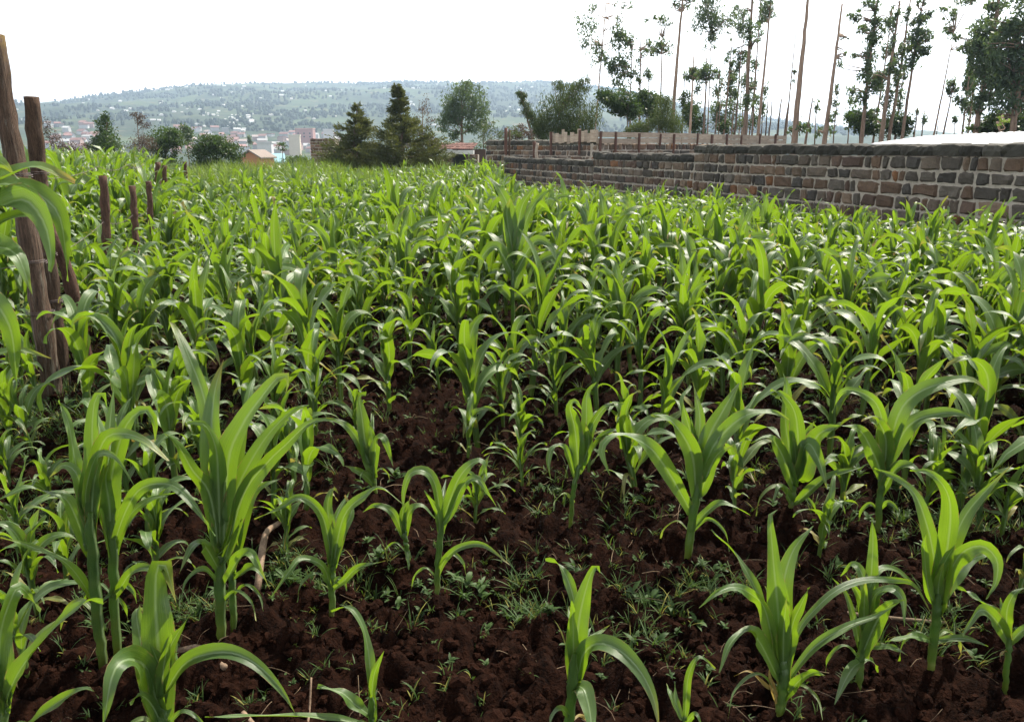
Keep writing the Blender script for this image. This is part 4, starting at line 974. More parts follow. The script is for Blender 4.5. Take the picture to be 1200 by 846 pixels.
G = [
 (697, 716, -60, 2.2, 46, [(688, 30, 13, 17), (686, 50, 6, 8), (696, 68, 9, 11), (706, 62, 5, 5), (721, 35, 6, 6), (726, 22, 5, 5), (733, 8, 7, 6), (716, -20, 12, 10)], 'pale thin gum tree with separate leafy tufts, first above the plumed shrub', 900, 1.6),
 (738, 742, 40, 2.6, 44, [(726, 48, 13, 12), (738, 50, 5, 8), (716, 80, 9, 8), (729, 78, 13, 13), (723, 94, 8, 8), (727, 105, 7, 6)], 'gum tree with dense side tufts above the round dark bushes', 1300, 0.8),
 (749, 751, 38, 3.2, 47, [(760, 52, 6, 6), (764, 62, 4, 5), (748, 76, 4, 6), (747, 92, 4, 6)], 'bare reddish gum trunk with one small tuft near its top', 240, 0.9),
 (759.5, 761, 78, 2.2, 47, [(759, 88, 5, 6)], 'short gum stem with a little brown tuft beside the bare reddish trunk', 120, 0.7),
 (772, 776, 44, 3, 45, [(775, 54, 9, 8), (784, 60, 4, 5), (770, 62, 4, 4), (775, 24, 7, 6), (784, 28, 3, 3)], 'slim gum tree with a spread tuft before the thick pale trunk', 420, 1.0),
 (787, 803, -30, 5.5, 42, [(803, 8, 6, 5), (808, 2, 5, 5), (795, 6, 5, 4), (800, -15, 12, 10)], 'thick pale gum trunk running off the top, left of the orange stem', 260, 1.1),
 (799, 803, 75, 2.4, 48, [], 'leafless dark gum stem next to the orange stem', 0, 0.6),
 (808, 813, 66, 4, 40, [(805, 90, 5, 5), (815, 90, 4, 5), (811, 82, 4, 5)], 'orange lit gum stem with a few leaves at mid height', 160, 1.6),
 (824, 828, 68, 3.6, 43, [(826, 84, 10, 10), (818, 88, 6, 6), (835, 87, 5, 4)], 'gum stem with a round dark tuft like a pom-pom behind the shuttering', 520, 0.6),
 (829, 834, 40, 2, 50, [(832, 21, 17, 18), (826, 12, 10, 10), (842, 26, 10, 10), (834, 42, 5, 7), (838, -4, 12, 9), (856, 30, 6, 7)], 'gum tree with the largest dark round crown against the white sky', 1700, 0.9),
 (838, 844, 78, 2.6, 46, [(842, 86, 5, 8), (838, 110, 5, 9)], 'thin brown gum stem with dry leaves close to the pom-pom tree', 170, 1.0),
 (848, 857, 58, 3, 45, [(856, 92, 7, 11), (853, 68, 3, 6), (857, 76, 4, 6)], 'gum tree with a ragged dark column of leaves at mid height', 360, 1.0),
 (861, 869, 55, 3.2, 44, [(868, 66, 7, 9), (864, 80, 4, 7), (860, 62, 4, 4)], 'dark straight gum stem carrying a narrow tuft, left of the thickest cluster', 300, 0.45),
 (866, 872, 4, 1.6, 52, [(867, 28, 9, 11), (864, 10, 5, 6), (872, 40, 6, 5)], 'hair-thin gum tree with a loose tuft high beside the big round crown', 420, 1.0),
 (873, 883, -30, 6.5, 41, [(880, 34, 7, 12), (878, 48, 6, 6), (880, -10, 8, 8), (876, 120, 6, 12)], 'thick red brown gum trunk in the middle of the trunk cluster', 520, 0.75),
 (881, 893, -20, 2.6, 46, [(888, 42, 5, 10), (891, 10, 4, 6), (886, 118, 6, 10)], 'slender gum trunk hugging the thick red brown one', 260, 0.9),
 (888, 905, -15, 4.2, 43, [(898, 16, 8, 9), (903, 10, 5, 7), (893, 24, 4, 4)], 'slanting pale gum trunk with a green tuft near the top of the frame', 360, 1.3),
 (897, 900, 117, 2.6, 44, [], 'short bare dead stem, first of the two behind the shuttering end', 0, 0.35),
 (901, 905, 115, 3, 44, [], 'short bare dead stem, second of the two behind the shuttering end', 0, 0.35),
 (911, 916, 116, 4.2, 42, [], 'stout dark dead stump alone between stems and the broad trunk', 0, 0.35),
 (921, 936, 8, 2.2, 46, [(931, 84, 2, 4), (929, 96, 2, 3)], 'thin nearly leafless gum tree just before the broad tapering trunk', 40, 1.0),
 (919, 926, 108, 3.2, 44, [], 'broken brown stem at the foot of the broad tapering trunk', 0, 0.7),
 (931, 949, -20, 8.5, 38, [(938, 148, 8, 9), (928, 152, 5, 6)], 'broad tapering gum trunk, bare to the top of the frame', 160, 1.1),
 (945, 952, 115, 4.2, 40, [(947, 150, 4, 6)], 'short leaning dead trunk beside the broad tapering one', 60, 0.9),
 (967, 987, 5, 6.5, 37, [(990, 45, 3, 2), (989, 64, 3, 2), (967, 152, 8, 9)], 'lone tall bare gum trunk leaning over the low wall middle', 150, 1.1),
 (977, 982, 97, 2, 42, [(980, 105, 3, 5), (978, 122, 5, 7), (976, 140, 4, 8)], 'small wispy gum sapling beside the lone bare trunk', 150, 0.8),
 (1010, 1030, -15, 5.5, 38, [(1025, 28, 8, 9), (1024, 45, 9, 10), (1019, 64, 8, 10), (1014, 86, 9, 11), (1026, 98, 10, 12), (1012, 116, 8, 8), (1016, 4, 5, 5), (1002, 20, 7, 5), (1038, 28, 6, 5), (1012, 36, 5, 5), (1001, 66, 5, 3)], 'gum tree clothed in leaves along its trunk, between two bare trunks', 1900, 1.0),
 (1033, 1054, 5, 6.5, 37, [(1046, 48, 4, 9), (1052, 16, 3, 5), (1046, 78, 6, 9), (1040, 120, 6, 12)], 'gum trunk of a close brown pair with clinging leaves, nearer the leafy one', 480, 1.0),
 (1042, 1067, 0, 5, 39, [(1062, 20, 3, 9), (1056, 62, 5, 8), (1052, 88, 5, 10), (1049, 70, 4, 6)], 'second gum trunk of the close brown pair, smoother and slanting', 420, 1.0),
 (1057, 1082, 0, 4.5, 38, [(1078, 24, 7, 8), (1074, 40, 8, 9), (1070, 56, 7, 7), (1067, 72, 8, 8), (1085, 18, 7, 4), (1086, 42, 6, 7), (1080, 60, 6, 6), (1078, 4, 4, 4)], 'slanting gum tree with a bluish leafy head right of the brown pair', 1100, 1.0),
 (1071, 1075, 126, 3.2, 40, [(1074, 132, 2, 4)], 'short dead stem, first of the stubs above the tin roof', 20, 0.9),
 (1080, 1084, 128, 2.8, 41, [(1083, 140, 3, 6)], 'short leafy stub, second above the tin roof', 50, 0.8),
 (1094, 1118, 38, 2.8, 42, [(1112, 35, 6, 7), (1106, 12, 8, 3), (1117, 20, 4, 7), (1126, 55, 4, 4), (1132, 2, 8, 6)], 'thin pale gum tree with a loose high tuft over the tin roof', 420, 1.2),
 (1105, 1118, 94, 3, 40, [(1115, 100, 4, 7), (1112, 108, 3, 5), (1122, 105, 3, 3)], 'little leaning gum with a flag-like tuft above the tin roof', 190, 0.8),
 (1097, 1100, 142, 2.4, 41, [], 'stubby dark dead stem at the foot of the flag-tufted gum', 0, 0.4),
 (1118, 1120, 138, 2, 40, [(1119, 141, 3.5, 3)], 'tiny mop-headed gum sapling above the tin roof', 60, 0.8),
 (1127, 1140, 60, 3.2, 36, [(1134, 100, 7, 9), (1130, 122, 6, 8), (1137, 86, 5, 6)], 'brownish gum tree with hanging leaves at the edge of the dense mass', 420, 0.9),
 (1143, 1176, -40, 8, 33, [(1150, 55, 16, 14), (1160, 85, 14, 12), (1150, 118, 12, 12), (1152, 72, 16, 14), (1146, 42, 9, 11), (1157, 100, 10, 12), (1160, 28, 10, 10), (1168, 6, 14, 9), (1140, 56, 8, 6), (1132, 58, 6, 5), (1160, 55, 12, 12)], 'big gum tree with a brown trunk inside the dark leafy mass', 3000, 0.8),
 (1186, 1215, -40, 9, 31, [(1176, 75, 20, 20), (1190, 105, 20, 16), (1168, 48, 12, 12), (1200, 70, 18, 24), (1175, 122, 18, 10), (1185, 60, 18, 22), (1195, 30, 16, 14), (1178, 95, 16, 14), (1200, 95, 16, 18), (1182, 35, 12, 12), (1205, 5, 20, 14), (1192, 120, 12, 8), (1215, 60, 14, 30), (1170, 70, 10, 14)], 'largest dark leafy gum tree, cut by the frame edge', 5000, 0.7),
 (842, 846, 96, 2, 45, [(845, 100, 4, 7), (843, 122, 5, 8)], 'hair-thin brown stem between the dry-leaved stem and the ragged column tree', 130, 0.8),
 (853, 860, 82, 2.4, 48, [(859, 88, 5, 8), (856, 108, 5, 8)], 'thin dark stem just right of the ragged column tree', 200, 0.5),
 (857, 863, 104, 2, 43, [(861, 110, 4, 7)], 'short thin stem left of the dark straight gum', 90, 0.9),
 (869, 876, 60, 2.2, 50, [(875, 68, 5, 9), (872, 96, 5, 9)], 'pale stem half hidden by the thick red brown trunk', 220, 1.3),
 (878, 886, 70, 2, 49, [(884, 76, 5, 8), (882, 100, 5, 8)], 'slim grey stem just right of the thick red brown trunk', 220, 1.0),
 (892, 897, 100, 2, 47, [(896, 106, 5, 7), (893, 130, 6, 10)], 'low leafy stem at the foot of the slanting pale trunk', 200, 0.8),
 (814, 818, 98, 2, 47, [(817, 104, 5, 7), (815, 126, 6, 8)], 'low dark stem beside the orange lit one', 180, 0.6),
 (1024, 1046, 8, 3, 41, [(1043, 30, 5, 9), (1038, 60, 5, 9), (1032, 96, 6, 12)], 'slim stem between the leaf-clothed gum and the close brown pair', 420, 1.0),
 (1049, 1066, 40, 2.6, 42, [(1064, 50, 5, 9), (1060, 80, 5, 10), (1055, 115, 6, 12)], 'slim leafy stem just right of the close brown pair', 380, 0.8),
 (955, 958, 120, 2.2, 43, [(957, 126, 4, 6)], 'thin dead stem midway between the broad trunk and the lone leaning one', 60, 0.7),
 (994, 998, 112, 2, 44, [(997, 118, 5, 6), (995, 138, 6, 8)], 'leafy sapling stem left of the leaf-clothed gum', 150, 0.7),
 (1134, 1150, 20, 3, 38, [(1148, 30, 8, 8), (1144, 60, 8, 10), (1139, 95, 8, 12), (1136, 128, 8, 12)], 'slim gum tree leaning into the left edge of the dense dark mass', 900, 0.8),
]
for i, (bx, tx, ty, w, Y, cl_, lb, n, bk) in enumerate(G):
    gum(bx, tx, ty, w, Y, cl_, lb, 700 + i, max(int(n * 1.5), 20), 0.16, bk, 0.45)

def bush(px, pb, clumps, Y, label, seed, n=1500, size=0.12, ml='bush', name='bush', cat='bush', group=None, hue=0.5, narrow=0.5, droop=0.1, stemr=0.05, spread=0.34, full=False):
    mp = Y / F; b = at(px, HOR, Y); b[2] = 0.0 if Y < 60 else float(terrain_xy(b[0], b[1]))
    cl_ = [(at(a, c, Y + random.uniform(-0.4, 0.4) * rx * mp), (rx * mp * 1.22, rx * mp * 1.22, ry * mp * 1.22)) for a, c, rx, ry in clumps]
    n = int(n * 1.35); top = cl_[0][0]
    if full:
        wd_ = max(abs(a - px) + rx * 0.6 for a, c, rx, ry in clumps) * mp; low = min(c[2] for c, r3 in cl_)
        for k in range(5):
            cl_.append((b + [wd_ * (k - 2) / 2.6, random.uniform(-0.3, 0.3), max(0.25, low * 0.45)], (wd_ * 0.42, wd_ * 0.42, max(0.35, low * 0.55))))
        n = int(n * 1.4)
    return limb_tree(name, label, cat, b, [b, (b * 2 + top) / 3 + [0.05, 0, 0], (b + top) / 2, top], stemr, cl_, n, size, seed, ml, group, droop, 9, spread, narrow, 0.6, hue)

BG = 'bushes behind the stone wall'
bush(650, 165, [(655, 135, 22, 22), (640, 150, 14, 14), (668, 115, 16, 14), (676, 150, 16, 14), (690, 140, 14, 16), (662, 160, 20, 10), (685, 95, 6, 6), (680, 103, 10, 8), (655, 100, 8, 6)], 38, 'big dark plumed shrub rising behind the end of the stone wall', 51, 8500, 0.17, 'plume', 'plumed_shrub', 'shrub', BG, 0.3, 0.16, 0.5, 0.08)
bush(638, 168, [(612, 116, 5, 7), (617, 128, 6, 7), (623, 139, 6, 7), (630, 149, 7, 7), (636, 158, 7, 8), (609, 110, 4, 4)], 37.5, 'single feathery plume leaning out from the big dark shrub', 52, 2600, 0.14, 'plume', 'plumed_shrub', 'shrub', BG, 0.35, 0.16, 0.4, 0.07)
bush(738, 165, [(735, 122, 12, 12), (718, 118, 14, 9), (708, 112, 9, 7), (742, 132, 10, 8), (724, 130, 9, 6)], 41, 'flat-topped dark tree with crossing branches behind the shuttering', 53, 3000, 0.13, 'bush', 'flat_topped_tree', 'tree', BG, 0.3)
bush(758, 165, [(758, 122, 13, 11), (764, 132, 10, 8), (752, 112, 8, 7), (768, 118, 7, 8)], 43, 'round dark bush standing below the bare reddish trunk', 54, 2200, 0.13, 'bush', 'bush', 'bush', BG, 0.25)
bush(780, 165, [(780, 140, 16, 16), (776, 122, 11, 10), (790, 148, 13, 12), (768, 148, 9, 8)], 36, 'light green feathery bush behind the shuttering', 55, 4200, 0.13, 'plume', 'bush', 'bush', BG, 0.95, 0.16, 0.4)
bush(748, 168, [(748, 150, 12, 9), (740, 156, 8, 6)], 36.5, 'low olive bush next to the light green feathery one', 56, 1300, 0.13, 'plume', 'bush', 'bush', BG, 0.6, 0.2)
bush(808, 165, [(808, 135, 11, 16), (818, 145, 10, 10), (803, 118, 7, 9), (850, 150, 9, 8)], 45, 'dark shrub at the feet of the orange stem', 57, 1900, 0.13, 'bush', 'bush', 'bush', BG, 0.2)
bush(1010, 165, [(1008, 142, 14, 12), (1018, 150, 12, 10), (1000, 136, 9, 8), (1022, 136, 6, 8)], 39, 'round dark bush at the foot of the leaf-clothed gum', 58, 2300, 0.13, 'bush', 'bush', 'bush', BG, 0.25)
bush(1052, 165, [(1050, 146, 14, 13), (1062, 148, 8, 11), (1036, 148, 8, 10)], 40, 'dark bush behind the close brown pair of trunks', 59, 2100, 0.13, 'bush', 'bush', 'bush', BG, 0.2)
bush(1180, 160, [(1165, 142, 12, 8), (1185, 138, 14, 10), (1200, 144, 14, 10), (1150, 150, 12, 6), (1175, 150, 30, 6)], 33, 'long dark hedge-like bush over the tin roof at the frame edge', 60, 3600, 0.13, 'bush', 'bush', 'bush', BG, 0.2)
bush(1173, 165, [(1173, 138, 3, 2), (1178, 142, 5, 3), (1172, 146, 3, 2)], 19, 'small sapling with yellow leaves standing against the dark hedge', 61, 90, 0.06, 'grass', 'sapling', 'sapling', None, 1.0, 0.5, 0.1, 0.012)
bush(858, 165, [(858, 128, 10, 12), (840, 130, 8, 14), (846, 145, 9, 9), (868, 145, 8, 9), (885, 140, 8, 10)], 47, 'thin brownish thicket between the clustered trunks', 62, 1500, 0.13, 'euc', 'bush', 'bush', BG, 0.9)

# two conifers at the far edge
def conifer(px, top, basew, Y, label, seed, n, lean=0.0, shape=None):
    r_ = np.random.default_rng(seed); mp = Y / F
    b = at(px, HOR, Y); b[2] = 0; tp = at(px + lean, top, Y); H = tp[2]
    o = thing('conifer', label, 'conifer', b)
    mb = MB(); tr = catmull([[0, 0, 0], [0.05, 0, H * 0.5], [tp[0] - b[0], 0, H]], 14); tube(mb, tr, np.linspace(0.11, 0.012, 14), 8, np.full(3, 0.5), True, 0.05, seed); 
    cr = MB(); hs, ws = zip(*shape)
    for k in range(n):
        f = r_.random() ** 1.25 * 0.97 + 0.02; w = np.interp(f, hs, ws) * basew * mp
        a = r_.uniform(0, 6.28); L = w * r_.uniform(0.5, 1.15)
        p0 = np.array([np.interp(f * H, tr[:, 2], tr[:, 0]), 0, f * H])
        P = arc_curve(p0, a, L, R(r_.uniform(-18, 12)), R(r_.uniform(10, 65)), 7)
        tube(mb, P, np.linspace(0.016, 0.004, 7), 4, np.full(3, 0.5), False)
        m_ = int(20 + 95 * L); t = 0.15 + 0.85 * r_.random(m_) ** 0.6
        c = np.stack([np.interp(t, np.linspace(0, 1, 7), P[:, j]) for j in range(3)], -1)
        c += (r_.normal(0, 0.10, (m_, 3)) * [1, 1, 0.45]) * (0.3 + 0.8 * t * min(L, 1.2))[:, None]
        T = np.array([math.cos(a), math.sin(a), 0.35]) + r_.normal(0, 0.55, (m_, 3)); T /= np.linalg.norm(T, axis=1)[:, None]
        S = np.cross(T, r_.normal(0, 1, (m_, 3))); S /= np.linalg.norm(S, axis=1)[:, None]
        l = r_.uniform(0.09, 0.22, m_)[:, None]; V = np.stack([c, c + T * l * 0.5 + S * l * 0.14, c + T * l, c + T * l * 0.5 - S * l * 0.14], 1).reshape(-1, 3)
        hue = np.clip(r_.normal(0.5, 0.28) + r_.normal(0, 0.12, m_), 0, 1)
        cr.add(V, np.arange(4 * m_).reshape(-1, 4), None, np.repeat(np.stack([hue, np.clip(r_.normal(0.0, 0.12, m_), 0, 0.5), 0 * hue], -1), 4, 0))
    mb.build('trunk', M['bark'], o); cr.build('crown', M['conifer'], o, False)
conifer(414, 121, 42, 41.5, 'smaller conifer with a tilted tip at the far edge of the field', 71, 190, 5, [(0, 0.5), (0.22, 0.95), (0.4, 0.8), (0.52, 0.28), (0.64, 0.55), (0.75, 0.38), (0.86, 0.16), (1, 0.03)])
conifer(470, 99, 58, 41, 'tallest dark conifer with a narrow spire at the far edge of the field', 72, 300, -5, [(0, 0.5), (0.2, 0.98), (0.36, 0.9), (0.46, 0.55), (0.58, 0.35), (0.7, 0.22), (0.8, 0.14), (0.9, 0.11), (1, 0.03)])

bush(541, 190, [(541, 118, 20, 16), (527, 132, 13, 14), (560, 122, 12, 16), (545, 104, 12, 9), (521, 145, 10, 10), (565, 140, 9, 14), (552, 148, 10, 10), (532, 158, 9, 6), (538, 135, 16, 12)], 66, 'broad grey green gum tree alone against the far hill', 73, 5200, 0.22, 'euc', 'gum_tree', 'tree', None, 0.75, 0.35, 0.35, 0.16, 0.3)
bush(495, 190, [(495, 130, 9, 8), (497, 118, 6, 6), (487, 140, 7, 7), (503, 142, 8, 8), (492, 155, 8, 7)], 62, 'sparse bare-branched tree between the tall conifer and grey gum', 74, 420, 0.14, 'brushwood', 'bare_tree', 'tree', None, 0.6, 0.35, 0.3, 0.08)
bush(568, 195, [(566, 160, 10, 14), (575, 150, 9, 8), (560, 178, 10, 12), (578, 172, 8, 10), (588, 158, 9, 6), (600, 155, 12, 6)], 45, 'green shrub filling the gap beside the end of the stone wall', 75, 2600, 0.13, 'plume', 'bush', 'bush', None, 0.5, 0.25, 0.3, full=True)
bush(508, 190, [(508, 172, 7, 8), (503, 165, 6, 6)], 42.2, 'rusty leaved shrub against the conifer and outbuilding', 76, 700, 0.11, 'brushwood', 'bush', 'bush', None, 1.0)
bush(615, 168, [(612, 155, 12, 7), (625, 158, 9, 6), (603, 160, 8, 6)], 48, 'dry pinkish shrub showing over the wall end beside the plume', 77, 700, 0.12, 'brushwood', 'bush', 'bush', None, 0.8)
# left edge of the far field
bush(123, 190, [(123, 160, 13, 12), (122, 146, 8, 9), (128, 172, 14, 10), (115, 172, 10, 9), (122, 137, 5, 6)], 47, 'pointed dark green bush before the town roofs', 81, 3400, 0.13, 'bush', 'bush', 'bush', None, 0.6, 0.4, full=True)
bush(165, 190, [(165, 165, 12, 10), (172, 172, 12, 10), (158, 175, 9, 8)], 46, 'round reddish brown bare bush between pointed and flat-topped ones', 82, 1500, 0.12, 'brushwood', 'bush', 'bush', None, 0.3, 0.2, full=True)
bush(163, 190, [(160, 136, 8, 4), (165, 143, 6, 6), (173, 148, 5, 4)], 52, 'wispy tree poking above the reddish brown bush', 83, 380, 0.13, 'brushwood', 'wispy_tree', 'tree', None, 0.4, 0.3, 0.2, 0.05)
bush(192, 190, [(192, 160, 16, 10), (200, 168, 13, 10), (183, 172, 12, 10), (205, 158, 8, 7)], 48, 'flat-topped dark green tree beside the reddish brown bush', 84, 2900, 0.13, 'bush', 'flat_topped_tree', 'tree', None, 0.35, full=True)
bush(219, 185, [(219, 160, 7, 9), (217, 152, 5, 5)], 75, 'small bluish tree behind the flat-topped tree and the rounded bush', 85, 700, 0.2, 'euc', 'tree', 'tree', None, 0.3)
bush(250, 190, [(250, 172, 22, 12), (236, 178, 14, 9), (268, 178, 16, 9), (246, 163, 13, 6), (260, 170, 14, 9)], 44, 'wide rounded dark green bush at the edge of the grass', 86, 5200, 0.12, 'bush', 'bush', 'bush', None, 0.4, 0.45, full=True)
bush(80, 190, [(80, 175, 14, 8), (96, 178, 14, 7), (66, 168, 10, 14), (55, 150, 7, 12), (105, 172, 8, 6)], 50, 'grey brown scrub behind the posts and tall maize', 87, 2400, 0.13, 'brushwood', 'scrub', 'scrub', None, 0.1, 0.3, full=True)
bush(330, 190, [(331, 172, 6, 5), (345, 188, 14, 5), (358, 190, 10, 6)], 52, 'small leafy shrub beside the blue roof at the grass edge', 88, 900, 0.12, 'bush', 'bush', 'bush', None, 0.7)
bush(293, 165, [(293, 165, 3, 5)], 240, 'little dark town tree above the orange gable', 89, 160, 0.5, 'euc', 'tree', 'tree', None, 0.3)

# ------------------------------------------------------------------ town and hillside
def house(px, py, Y, w, d, h, wall, roof, flat=False, rot=None, label='', group=None, windows=True, z=None, name='town_house', cat='house'):
    p = at(px, py, Y); zz = float(terrain_xy(p[0], p[1])) if z is None else z
    o = thing(name, label, cat, (p[0], p[1], zz), group); rot = random.uniform(-0.5, 0.5) if rot is None else rot; o.rotation_euler = (0, 0, rot)
    b = -6.0
    mb = MB(); box8(mb, [[-w / 2, -d / 2, b], [w / 2, -d / 2, b], [w / 2, d / 2, b], [-w / 2, d / 2, b], [-w / 2, -d / 2, h], [w / 2, -d / 2, h], [w / 2, d / 2, h], [-w / 2, d / 2, h]], np.array(wall))
    e = 0.4
    if flat:
        mb.build('wall', M['far'], o, False)
        rf = MB(); box8(rf, [[-w / 2 - e, -d / 2 - e, h], [w / 2 + e, -d / 2 - e, h], [w / 2 + e, d / 2 + e, h], [-w / 2 - e, d / 2 + e, h], [-w / 2 - e, -d / 2 - e, h + 0.7], [w / 2 + e, -d / 2 - e, h + 0.7], [w / 2 + e, d / 2 + e, h + 0.7], [-w / 2 - e, d / 2 + e, h + 0.7]], np.array(roof))
    else:
        rh = d * 0.28
        mb.add([[-w / 2, -d / 2, h], [-w / 2, d / 2, h], [-w / 2, 0, h + rh], [w / 2, -d / 2, h], [w / 2, d / 2, h], [w / 2, 0, h + rh]], None, [[0, 2, 1], [3, 4, 5]], np.array(wall))
        mb.build('wall', M['far'], o, False)
        rf = MB()
        for s in (-1, 1):
            a0 = [-w / 2 - e, s * (d / 2 + e), h - 0.1]; a1 = [w / 2 + e, s * (d / 2 + e), h - 0.1]; a2 = [w / 2 + e, 0, h + rh + 0.12]; a3 = [-w / 2 - e, 0, h + rh + 0.12]
            up = np.array([0, 0, 0.22]); box8(rf, np.array([a0, a1, a2, a3, a0 + up, a1 + up, a2 + up, a3 + up]), np.array(roof))
    rf.build('roof', M['far'], o, False)
    if windows and w > 9:
        fl = max(1, int(h / 3.2))
        for f_ in range(fl):
            for i in range(max(2, int(w / 5))):
                x = -w / 2 + (i + 0.5) * w / max(2, int(w / 5)); wb = MB(); z0 = f_ * 3.2 + 1.0
                boxat(wb, [x - 0.8, -d / 2 - 0.08, z0], [1.6, 0, 0], [0, 0.1, 0], [0, 0, 1.3]); wb.build('window', M['glass_and_shade'], o, False)
    return o

ORANGE, PINK, WHITE_, CREAM, BLUE = (0.38, 0.16, 0.065), (0.33, 0.18, 0.16), (0.5, 0.5, 0.5), (0.52, 0.45, 0.36), (0.25, 0.42, 0.50)
house(301, 180, 150, 5.0, 3.9, 2.4, ORANGE, (0.20, 0.16, 0.14), rot=1.35, label='orange gabled house just beyond the grass strip', z=-2.6, windows=False)
house(319, 182, 168, 4.0, 5.0, 1.5, (0.6, 0.6, 0.6), BLUE, rot=0.35, label='house with a pale blue roof beside the orange gable', z=-2.8, windows=False)
house(345, 160, 620, 8, 7, 8.5, CREAM, (0.6, 0.55, 0.45), True, 0.15, 'cream block standing tallest in the valley town', z=1.5, windows=False)
house(358, 158, 820, 17, 11, 9, PINK, (0.50, 0.30, 0.26), True, 0.0, 'long pink flat-roofed block behind the cream block', z=10)
house(385, 158, 760, 9, 9, 9, WHITE_, (0.6, 0.6, 0.6), True, 0.2, 'white block partly hidden by the smaller conifer', z=8, windows=False)
house(311, 173, 420, 7, 6, 3.5, WHITE_, WHITE_, True, 0.1, 'small white box house above the blue roof', z=0.2, windows=False)
r2 = np.random.default_rng(77); k = 0
def town_label(): return 'small red roofed house among the crowded houses of the valley town'
for i in range(130):
    px = r2.choice([r2.uniform(55, 115), r2.uniform(265, 405), r2.uniform(300, 400), r2.uniform(205, 270)]); Y = r2.uniform(690, 1010)
    rr = (0.27, 0.15, 0.13) if r2.random() < 0.62 else ((0.40, 0.40, 0.40) if r2.random() < 0.6 else (0.34, 0.28, 0.26))
    red = rr[0] == 0.27
    house(px, HOR, Y, r2.uniform(5, 11), r2.uniform(5, 8), r2.uniform(2.5, 5), (r2.uniform(0.25, 0.5),) * 3 if r2.random() < 0.6 else (0.36, 0.25, 0.22), np.array(rr) * r2.uniform(0.7, 1.2), r2.random() < 0.2, r2.uniform(-0.6, 0.6),
          'small red roofed house in the hazy valley town' if red else 'small grey or white roofed house in the hazy valley town', 'red roofed houses of the valley town' if red else 'pale roofed houses of the valley town', False)
hm = MB(); box8(hm, [[-5, -4, -3], [5, -4, -3], [5, 4, -3], [-5, 4, -3], [-5, -4, 3], [5, -4, 3], [5, 4, 3], [-5, 4, 3]], np.array([0.6, 0.58, 0.55]))
hm.add([[-5.4, -4.4, 3], [5.4, -4.4, 3], [5.4, 4.4, 3], [-5.4, 4.4, 3], [-5.4, 0, 5.2], [5.4, 0, 5.2]], [[0, 1, 5, 4], [2, 3, 4, 5]], [[0, 4, 3], [1, 2, 5]], np.array([0.62, 0.62, 0.62]))
hme = hm.mesh('hillside_house', M['far'], False)
for i in range(170):
    if i < 40: px, Y = r2.normal(290, 22), r2.uniform(1020, 1300)
    elif i < 50: px, Y = r2.normal(255, 30), r2.uniform(1900, 2300)
    else: px, Y = r2.uniform(60, 700), r2.uniform(1050, 2420)
    x = (px - CX) / F * Y * 1.03; z = float(terrain_xy(x, Y))
    o = link('hillside_house', hme); o.location = (x, Y, z); s = r2.uniform(0.3, 0.75) * (1.0 if Y > 1400 else 0.7); o.scale = (s * r2.uniform(0.8, 1.6), s, s); o.rotation_euler = (0, 0, r2.uniform(-0.6, 0.6))
    tag(o, 'tiny white roofed house dotted on the hazy far hillside', 'house', 'houses dotted over the far hillside')

# woods on the hill: clumps of crowns
hw = MB(); nw = 16000
yy = r2.uniform(1030, 2520, nw); pxs = r2.uniform(-80, 1000, nw)
yy[:1700] = r2.normal(2470, 30, 1700)
xs = (pxs - CX) / F * yy; mask = (fbm(xs / 120, yy / 120, 4, 31) > -0.06) | (np.arange(nw) < 1700)
xs, yy = xs[mask], yy[mask]; zs = terrain_xy(xs, yy)
LV, LF = icos(1)
for x, y, z in zip(xs, yy, zs):
    s = r2.uniform(1.3, 3.4); tall = r2.uniform(0.9, 1.7)
    V = LV * (1 + 0.5 * (r2.random(len(LV)) - 0.5))[:, None] * [s, s, s * tall] + [x, y, z + s * tall * 0.6]
    hw.add(V, None, LF, np.full(3, r2.uniform(0.6, 1.3)))
M['wood'] = rough_material('far_wood', (0.024, 0.040, 0.026), (0.042, 0.06, 0.034), 0.3, 0.0, 0.1, 0.95, 0.8)
tag(hw.build('woods', M['wood'], None, False), 'scattered dark trees and woodland over the hazy hill', 'woodland', kind='stuff')

# ------------------------------------------------------------------ haze
hz = MB(); x0, x1, y0, y1, z0, z1 = -3600, 3600, -3600, 3600, -90, 330
box8(hz, [[x0, y0, z0], [x1, y0, z0], [x1, y1, z0], [x0, y1, z0], [x0, y0, z1], [x1, y0, z1], [x1, y1, z1], [x0, y1, z1]])
m, nt, out = mat('haze_air'); pv = nt.nodes.new('ShaderNodeVolumePrincipled')
pv.inputs['Color'].default_value = (0.58, 0.76, 1.0, 1); pv.inputs['Density'].default_value = 0.00027; pv.inputs['Anisotropy'].default_value = 0.45
nt.links.new(pv.outputs[0], out.inputs['Volume'])
tag(hz.build('haze', m, None, False), 'thin bluish haze in the air over the valley', 'haze', kind='stuff')

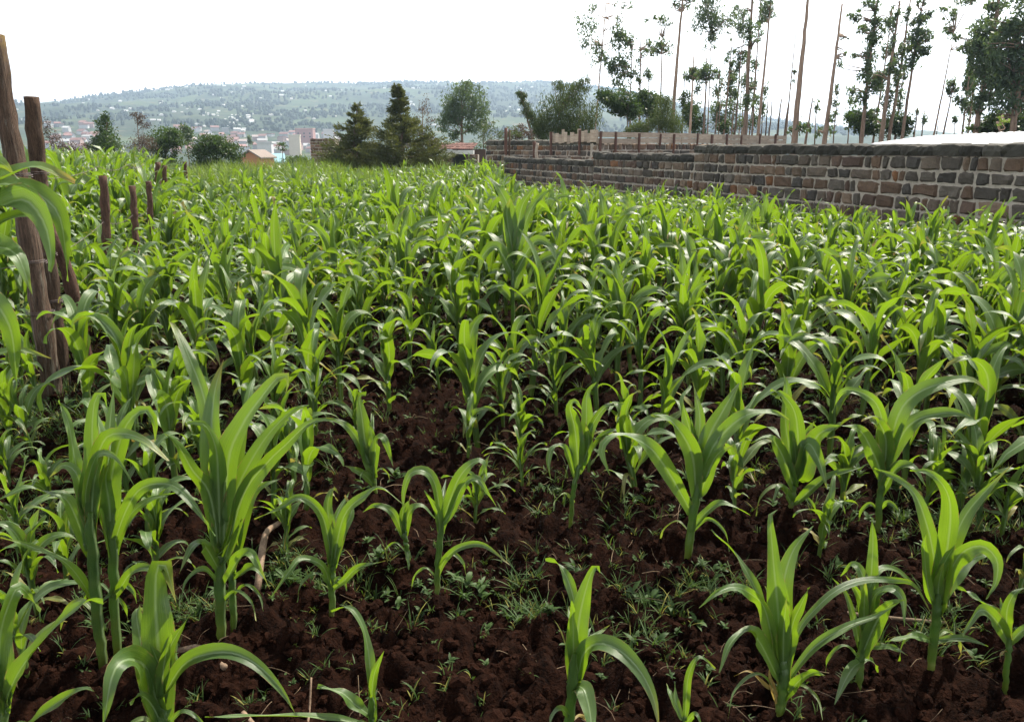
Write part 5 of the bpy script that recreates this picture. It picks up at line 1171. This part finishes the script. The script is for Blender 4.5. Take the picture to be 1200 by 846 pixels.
# ------------------------------------------------------------------ sky, sun, camera
SUN_EL, SUN_AZ = R(52), R(38)    # azimuth clockwise from straight ahead (towards the right)
w = bpy.data.worlds.new('World'); bpy.context.scene.world = w; w.use_nodes = True
nt = w.node_tree; nt.nodes.clear(); N = NT(nt)
sky = N.n('TexSky', sky_type='NISHITA', sun_disc=False); sky.sun_elevation = SUN_EL; sky.sun_rotation = SUN_AZ; sky.air_density = 1.0; sky.dust_density = 4.0; sky.ozone_density = 1.0
geo = N.n('TexCoord'); sx = N.n('SeparateXYZ'); N.l(geo.outputs['Generated'], sx.inputs[0])
hi = N.ramp(sx.outputs[2], 0.12, 0.75)                       # cloud sheet: bright and thick low down, thinner overhead
cloud = N.noise(2.2, 5, 0.55, geo.outputs['Generated'])
sheet = N.mix(hi, (13.2, 13.1, 12.9), (1.7, 1.7, 1.75))
veil = N.mix(N.math('ADD', 0.68, N.math('MULTIPLY', cloud, 0.3)), sky.outputs[0], sheet)
bg = N.n('Background'); bg.inputs[1].default_value = 0.12; N.l(veil, bg.inputs[0])
wo = N.n('OutputWorld'); N.l(bg.outputs[0], wo.inputs[0])
sl = bpy.data.lights.new('sun', 'SUN'); sl.energy = 5.0; sl.angle = R(1.5); sl.color = (1.0, 0.93, 0.80)
so = bpy.data.objects.new('sun', sl); C.objects.link(so)
dirv = Vector((math.sin(SUN_AZ) * math.cos(SUN_EL), math.cos(SUN_AZ) * math.cos(SUN_EL), math.sin(SUN_EL)))
so.rotation_euler = dirv.to_track_quat('Z', 'Y').to_euler(); so.location = dirv * 50

cam = bpy.data.cameras.new('camera'); co = bpy.data.objects.new('camera', cam); C.objects.link(co)
cam.sensor_fit = 'HORIZONTAL'; cam.sensor_width = 36.0; cam.lens = 36.0 * F / 1200.0
co.location = (0, 0, EYE); co.rotation_euler = (math.pi / 2 - PITCH, 0, 0); cam.clip_start = 0.05; cam.clip_end = 12000
sc = bpy.context.scene; sc.camera = co
sc.render.engine = 'CYCLES'
sc.view_settings.view_transform = 'Standard'; sc.view_settings.look = 'None'; sc.view_settings.gamma = 1.0; sc.view_settings.exposure = 1.15
cy = sc.cycles; cy.max_bounces = 6; cy.diffuse_bounces = 2; cy.glossy_bounces = 2; cy.transmission_bounces = 3; cy.transparent_max_bounces = 6; cy.volume_bounces = 0
cy.caustics_reflective = False; cy.caustics_refractive = False; cy.use_denoising = True; cy.sample_clamp_indirect = 4.0
sc.render.use_persistent_data = False
